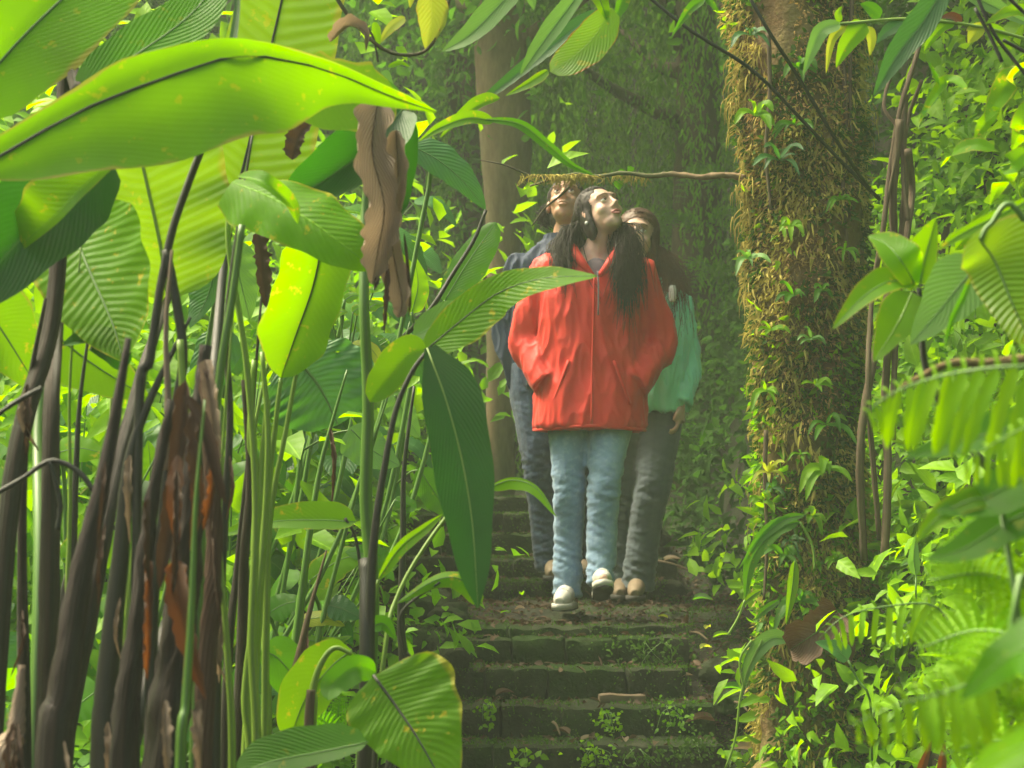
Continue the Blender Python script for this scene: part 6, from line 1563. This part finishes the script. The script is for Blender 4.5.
def person(label, o, fig):
    """fig: joints relative to o (x picture right, y away, z up)"""
    t = empty('person', o, label, 'person', 'walkers coming down the stair')
    J = {k: np.array(o) + np.array(v) for k, v in fig['j'].items()}
    s = fig.get('s', 1.0); hf = headframe(J['head'], *fig['look'])
    parts = head_parts(hf, s)
    yaw = fig.get('yaw', 0)
    nk = J['neck']; ch = J['chest']; wa = J['waist']; pe = J['pelvis']
    parts.append(tube_geo([hf[0] + hf[1] @ np.array((0, .02, -.06)), (hf[0] + hf[1] @ np.array((0, .02, -.06)) + nk) / 2 + [0, 0, -.01], nk - [0, 0, .05]], [.044, .045, .06], 12, 8)[:2])
    parts.append(loft([(pe - [0, 0, .05], .12, .065, yaw), (pe, .145, .085, yaw), (wa, .125, .09, yaw), (ch, .15, .10, yaw), (ch + [0, 0, .09], .16, .09, yaw), (nk - [0, 0, .05], .10, .06, yaw), (nk, .05, .05, yaw)]))
    for sd in 'lr':
        S_, E_, W_ = J['sh' + sd], J['el' + sd], J['wr' + sd]
        parts.append(tube_geo([ch * .3 + S_ * .7, S_, (S_ + E_) / 2, E_, (E_ + W_) / 2, W_], [.05, .05, .042, .036, .033, .024], 12, 20)[:2])
        parts += hand_parts(W_, W_ - E_ if fig['hand' + sd] is None else fig['hand' + sd][0], 1 if sd == 'l' else -1, (1, .0, 0) if sd == 'l' else (-1, 0, 0), .95, .6)
        Hh_, K_, A_, T_ = J['hi' + sd], J['kn' + sd], J['an' + sd], J['to' + sd]
        parts.append(tube_geo([Hh_ + [0, 0, .03], (Hh_ + K_) / 2, K_, (K_ + A_) / 2 + [0, .02, 0], A_], [.072, .062, .045, .044, .030], 12, 22)[:2])
        parts.append(tube_geo([A_ + [0, .03, -.02], (A_ + T_) / 2 - [0, 0, .02], T_], [.028, .024, .016], 10, 10)[:2])
    V, Nn, Q = remesh(parts, .0048, 3)
    Vl = (V - hf[0]) @ hf[1] / s
    for sx in (-1, 1):   # eye sockets
        dd = np.linalg.norm(Vl - np.array((sx * .030, -.088, .004)), axis=1)
        V = V + (hf[1] @ np.array((0, .006, 0))) * 0.7 * np.exp(-(dd / .014) ** 2)[:, None]
    mesh('body', V, Q, M[fig['skin']], t)
    face_details(t, fig.get('lip', 'lip'), hf, s)
    # trousers
    TR = []
    R_ = fig.get('legr', (.098, .088, .070, .066, .062))
    for sd in 'lr':
        Hh_, K_, A_ = J['hi' + sd], J['kn' + sd], J['an' + sd]
        TR.append(tube_geo([Hh_ + [0, 0, .04], Hh_ - [0, 0, .08], (Hh_ + K_) / 2 - [0, 0, .02], K_, (K_ + A_) / 2 + [0, .02, 0], A_ + [0, .0, -.045]], [R_[0], R_[0], R_[1], R_[2], R_[3], R_[4]], 16, 26)[:2])
    TR.append(loft([(pe - [0, 0, .07], .15, .105, yaw), (pe, .172, .118, yaw), (wa - [0, 0, .03], .145, .105, yaw)]))
    V, Nn, Q = remesh(TR, .0065, 3)
    zrel = V[:, 2] - o[2]
    kz = np.exp(-((zrel - .45) / .12) ** 2) + 1.1 * np.exp(-((zrel - .12) / .12) ** 2) + .35 * np.exp(-((zrel - .72) / .1) ** 2)
    ph = np.array([noise.noise(Vector((v[0] * 11, v[1] * 11, v[2] * 6))) for v in V])
    n2 = np.array([abs(noise.noise(Vector((v[0] * 9 + 5, v[1] * 7, v[2] * 30 + v[0] * 12)))) + .5 * abs(noise.noise(Vector((v[0] * 18, v[1] * 12, v[2] * 62 - v[0] * 20)))) for v in V])
    wr = (.35 - n2) * .0125 * (kz + .15) + ph * .006
    V = V + Nn * wr[:, None]
    mesh('trousers', V, Q, M[fig['trouser']], t)
    # jacket
    jk = fig['jacket']; JP = []
    JP.append(loft([(np.array(o) + [cx, cy, z], rx, ry, yaw) for (z, cx, cy, rx, ry) in jk['rings']], 28, .9))
    for sd in 'lr':
        S_, E_, W_ = J['sh' + sd], J['el' + sd], J['wr' + sd]
        sr = jk['sleeve']
        JP.append(tube_geo([ch * .35 + S_ * .65 + [0, 0, .02], S_ + [0, 0, -.01], (S_ + E_) / 2, E_, (E_ + W_) / 2, W_], [sr[0] * .9, sr[0], sr[1], sr[2], sr[3], sr[4]], 16, 26)[:2])
    V, Nn, Q = remesh(JP, .0065, 4)
    V = fold(V, Nn, jk['fold'], (13, 13, 3.5), 3.1); V = fold(V, Nn, jk['fold'] * .45, (30, 30, 10), 7.7)
    if jk.get('vneck'):
        z0, w0 = jk['vneck']
        fx = (V[:, 0] - nk[0]); zz = V[:, 2] - (o[2] + z0)
        bad = (zz > 0) & (np.abs(fx - .0) < .015 + zz * w0) & (V[:, 1] < nk[1] + .02)
        Q = Q[~bad[Q].any(1)]
    bad = V[:, 2] > o[2] + jk['rings'][-1][0] - .012
    Q = Q[~bad[Q].any(1)]
    jo = mesh('jacket', V, Q, M[jk['mat']], t)
    # shoes
    for sd in 'lr':
        A_, T_ = J['an' + sd], J['to' + sd]
        d = unit(T_ - A_ * [1, 1, 0] - [0, 0, T_[2]]) if False else unit((T_ - A_) * np.array([1, 1, 0]))
        tilt = fig['toe' + sd]
        up = np.array([0, 0, 1.0]); dv = unit(d + up * tilt); uv_ = unit(up - d * tilt)
        hb = A_ - np.array([0, 0, .075]) - dv * .05   # heel, sole level
        f = lambda a, b, c=0: hb + dv * a + uv_ * b + np.cross(dv, uv_) * c
        SH = [tube_geo([f(0, .045), f(.06, .05), f(.12, .042), f(.19, .028), f(.245, .020)], [.031, .034, .036, .033, .018], 14, 16)[:2], tube_geo([f(.02, .04), f(.03, .09)], [.038, .042], 14, 6)[:2]]
        V, Nn, Q = remesh(SH, .005, 4)
        hh = (V - hb) @ uv_; V = V + uv_ * np.where(hh < .012, .012 - hh, 0)[:, None]
        so = mesh('shoe', V, Q, M[fig['shoe']], t)
        SO = []
        pts = [(-.034, .0), (0, .031), (.06, .031), (.12, .036), (.18, .040), (.23, .030), (.262, 0)]
        ring = [(a, b) for a, b in pts] + [(a, -b) for a, b in pts[-2:0:-1]]
        n_ = len(ring)
        Vb = np.array([f(a, .014, b) for a, b in ring] + [f(a, -.008, b) for a, b in ring])
        Fb = [tuple(range(n_)), tuple(range(2 * n_ - 1, n_ - 1, -1))] + [(i, n_ + i, n_ + (i + 1) % n_, (i + 1) % n_) for i in range(n_)]
        mesh('sole', Vb, Fb, M['sole'] if fig['shoe'] != 'whiteshoe' else M['whiteshoe'], so)
        if fig['shoe'] == 'whiteshoe':
            Vb2 = np.array([f(a, -.008, b * .96) for a, b in ring] + [f(a, -.014, b * .96) for a, b in ring])
            mesh('tread', Vb2, Fb, M['sole'], so)
            for k_ in range(4):
                tube('lace', [f(.10 + k_ * .022, .072 - k_ * .004, -.022), f(.10 + k_ * .022, .082 - k_ * .004, 0), f(.10 + k_ * .022, .072 - k_ * .004, .022)], [.0028, .0028], M['pearl'], so, seg=6, n=7)
    return t, J, hf, jo

# woman in the red jacket
o = P(588, 608, 7.3); o[2] = CAMZ - .24
fig = dict(skin='skin', trouser='jeans', shoe='whiteshoe', yaw=.12, look=(R(30), R(26), R(-6)), s=.93, legr=(.090, .080, .063, .058, .056),
  j=dict(head=(.052, -.03, 1.515), neck=(.03, 0, 1.385), chest=(.02, 0, 1.18), waist=(.01, 0, .99), pelvis=(.01, 0, .85),
         shl=(-.155, 0, 1.30), ell=(-.238, .03, 1.03), wrl=(-.145, -.07, .85), shr=(.20, 0, 1.30), elr=(.285, .03, 1.02), wrr=(.17, -.07, .845),
         hil=(-.07, 0, .83), knl=(-.072, -.05, .46), anl=(-.078, -.02, .085), tol=(-.11, -.19, .03),
         hir=(.095, 0, .83), knr=(.055, -.13, .46), anr=(.042, -.16, .135), tor=(.045, -.35, .12)),
  handl=[(.5, .45, -.6)], handr=[(-.5, .45, -.6)], toel=0.0, toer=.22,
  jacket=dict(mat='redcloth', fold=.010, sleeve=(.066, .068, .068, .068, .070), vneck=(1.255, .9),
     rings=[(.675, .008, -.01, .205, .165), (.69, .008, -.01, .217, .172), (.76, .01, -.005, .217, .17), (.9, .012, 0, .21, .155), (1.05, .018, 0, .212, .145), (1.18, .02, 0, .215, .138), (1.27, .022, 0, .195, .12), (1.325, .026, 0, .125, .095), (1.36, .03, 0, .088, .08), (1.40, .03, 0.01, .085, .078)]))
t, J, hf, jo = person('young woman in a bright red jacket and light jeans looking up with hands in pockets', o, fig)
o = np.array(o)
X = lambda a, b, c: o + np.array([a, b, c])
hair(t, hf, J['neck'], 'hairdark', 3200, [(4, X(-.085, -.09, 1.25), (.022, .03, .05)), (4, X(.145, -.160, 1.24), (.032, .014, .06)), (3, X(.03, .12, 1.22), (.08, .02, .05)), (1, X(.15, -.175, 1.17), (.03, .006, .05))], s=.93, seed=4, thick=.0019)
# details of the jacket
tube('zipper', [X(.022, -.155, 1.25), X(.018, -.158, 1.1), X(.012, -.166, .9), X(.008, -.186, .69)], [.004, .004], M['redcloth'], jo, seg=6, n=24)
tube('drawstring', [X(.035, -.150, 1.27), X(.037, -.165, 1.2), X(.035, -.170, 1.10)], [.003, .003], M['greyshirt'], jo, seg=6, n=10)
for sx in (-1, 1):
    tube('pocket_edge', [X(.01 + sx * .085, -.152, .93), X(.01 + sx * .115, -.152, .85), X(.01 + sx * .145, -.140, .77)], [.007, .006], M['redcloth'], jo, seg=8, n=10)
    tube('collar', [X(.03 + sx * .012, -.12, 1.255), X(.03 + sx * .055, -.115, 1.31), X(.03 + sx * .085, -.06, 1.37), X(.03 + sx * .07, .05, 1.40)], [.010, .018, .020, .016], M['redcloth'], jo, seg=10, n=20)
tube('hem', [X(.008 + .212 * math.cos(a), -.01 + .168 * math.sin(a), .678 + .004 * math.sin(3 * a)) for a in np.linspace(0, 6.2832, 25)], [.007, .007], M['redcloth'], jo, seg=8, n=72)
V, Q = loft([(X(.028, -.005, 1.12), .13, .10, 0), (X(.028, -.01, 1.24), .13, .098, 0), (X(.028, -.005, 1.31), .085, .075, 0), (X(.028, 0, 1.335), .06, .06, 0)])
mesh('shirt', V, [tuple(q) for q in Q], M['greyshirt'], t)
V, Q = ell(hf[0] + hf[1] @ np.array((-.080, .006, -.045)), (.007, .007, .007)); mesh('earring', V, Q, M['pearl'], t)
V, Q = ell(hf[0] + hf[1] @ np.array((.080, .006, -.045)), (.007, .007, .007)); mesh('earring', V, Q, M['pearl'], t)

# man in the blue jacket
o = P(556, 582, 8.0); o[2] = CAMZ - .148
fig = dict(skin='skin2', lip='skin2', trouser='darkjeans', shoe='tanshoe', yaw=-.1, look=(R(-8), R(24), 0), s=1.0, legr=(.105, .095, .082, .078, .074),
  j=dict(head=(.045, 0, 1.59), neck=(.03, .02, 1.44), chest=(.01, .02, 1.22), waist=(0, .02, 1.03), pelvis=(0, .02, .90),
         shl=(-.155, .03, 1.325), ell=(-.20, .06, 1.06), wrl=(-.15, .02, .82), shr=(.20, .03, 1.36), elr=(.26, .06, 1.05), wrr=(.24, 0, .80),
         hil=(-.09, .02, .87), knl=(-.06, -.03, .48), anl=(-.01, -.02, .085), tol=(-.02, -.2, .03),
         hir=(.09, .02, .87), knr=(.11, .1, .48), anr=(.12, .18, .09), tor=(.13, .0, .03)),
  handl=[(.2, -.3, -.9)], handr=[(0, -.2, -1)], toel=0.0, toer=0.0,
  jacket=dict(mat='bluecloth', fold=.016, sleeve=(.066, .068, .068, .062, .05),
     rings=[(.80, 0, .02, .19, .13), (.82, 0, .02, .195, .14), (.95, 0, .02, .20, .14), (1.1, .005, .02, .20, .14), (1.25, .01, .02, .21, .135), (1.34, .015, .02, .18, .115), (1.39, .02, .02, .12, .09), (1.43, .03, .02, .085, .078), (1.47, .03, .02, .08, .075)]))
t, J, hf, jo = person('man in a dark blue jacket and jeans half hidden behind the red jacket', o, fig)
hair(t, hf, J['neck'], 'hairdark', 500, [(1, J['head'] + [-.06, .06, -.07], (.02, .02, .02)), (1, J['head'] + [.06, .06, -.07], (.02, .02, .02))], seed=8, thick=.002, long_=False)

# woman in the green jacket
o = P(632, 600, 7.75); o[2] = CAMZ - .222
fig = dict(skin='skin', trouser='greyjeans', shoe='tanshoe', yaw=.1, look=(R(-8), R(8), R(4)), s=.98, legr=(.092, .084, .072, .068, .066),
  j=dict(head=(.028, -.02, 1.475), neck=(.05, .01, 1.32), chest=(.08, .01, 1.12), waist=(.06, .01, .95), pelvis=(.05, .01, .82),
         shl=(-.09, .01, 1.24), ell=(-.15, .04, .98), wrl=(-.02, .16, .92), shr=(.185, .01, 1.21), elr=(.225, .05, .96), wrr=(.195, -.04, .785),
         hil=(-.03, .01, .80), knl=(-.03, .03, .45), anl=(-.04, .10, .085), tol=(-.05, -.05, .03),
         hir=(.12, .01, .80), knr=(.08, -.06, .45), anr=(.02, -.02, .085), tor=(.0, -.19, .03)),
  handl=[(0, .3, -1)], handr=[(-.12, -.25, -.9)], toel=0.0, toer=0.0,
  jacket=dict(mat='greencloth', fold=.015, sleeve=(.066, .064, .062, .062, .050),
     rings=[(.76, .05, .01, .17, .12), (.78, .05, .01, .175, .125), (.9, .06, .01, .17, .125), (1.05, .07, .01, .18, .125), (1.16, .075, .01, .175, .12), (1.22, .07, .01, .15, .105), (1.27, .062, .01, .09, .085), (1.32, .06, .01, .075, .07)]))
t, J, hf, jo = person('woman with reddish brown hair in a green fleece and grey trousers behind the red jacket', o, fig)
o = np.array(o); X = lambda a, b, c: o + np.array([a, b, c])
hair(t, hf, J['neck'], 'hairbrown', 2000, [(1, X(-.06, .08, 1.24), (.02, .02, .04)), (5, X(.14, -.03, 1.16), (.04, .04, .06)), (3, X(.08, .12, 1.16), (.07, .03, .05))], s=.98, seed=14, vol=1.08, thick=.002)
V, Q = rough_box(tuple(X(.165, -.085, 1.235)), (.03, .03, .07), (4, 4, 5), .003, 3, .012); mesh('backpack_strap', V, Q, M['pearl'], t)
# ------------------------------------------------------------------ misty air
HZ = True
if HZ:
    hx0, hx1, hy0, hy1, hz0, hz1 = -14, 14, -7, 25, -1.2, 12.5
    Vb = [(a, b, c) for c in (hz0, hz1) for b in (hy0, hy1) for a in (hx0, hx1)]
    Fb = [(0, 2, 3, 1), (4, 5, 7, 6), (0, 1, 5, 4), (1, 3, 7, 5), (3, 2, 6, 7), (2, 0, 4, 6)]
    m, nt = newmat('mist'); g = N(nt)
    out = g.n('ShaderNodeOutputMaterial'); pv = g.n('ShaderNodeVolumePrincipled')
    pv.inputs['Color'].default_value = (0.82, 0.96, 0.78, 1); pv.inputs['Density'].default_value = 0.0052
    g.l(pv.outputs[0], out.inputs['Volume'])
    hz = mesh('haze', Vb, Fb, m, None, smooth=False)
    tag(hz, 'pale damp mist hanging between the trees', kind='stuff')
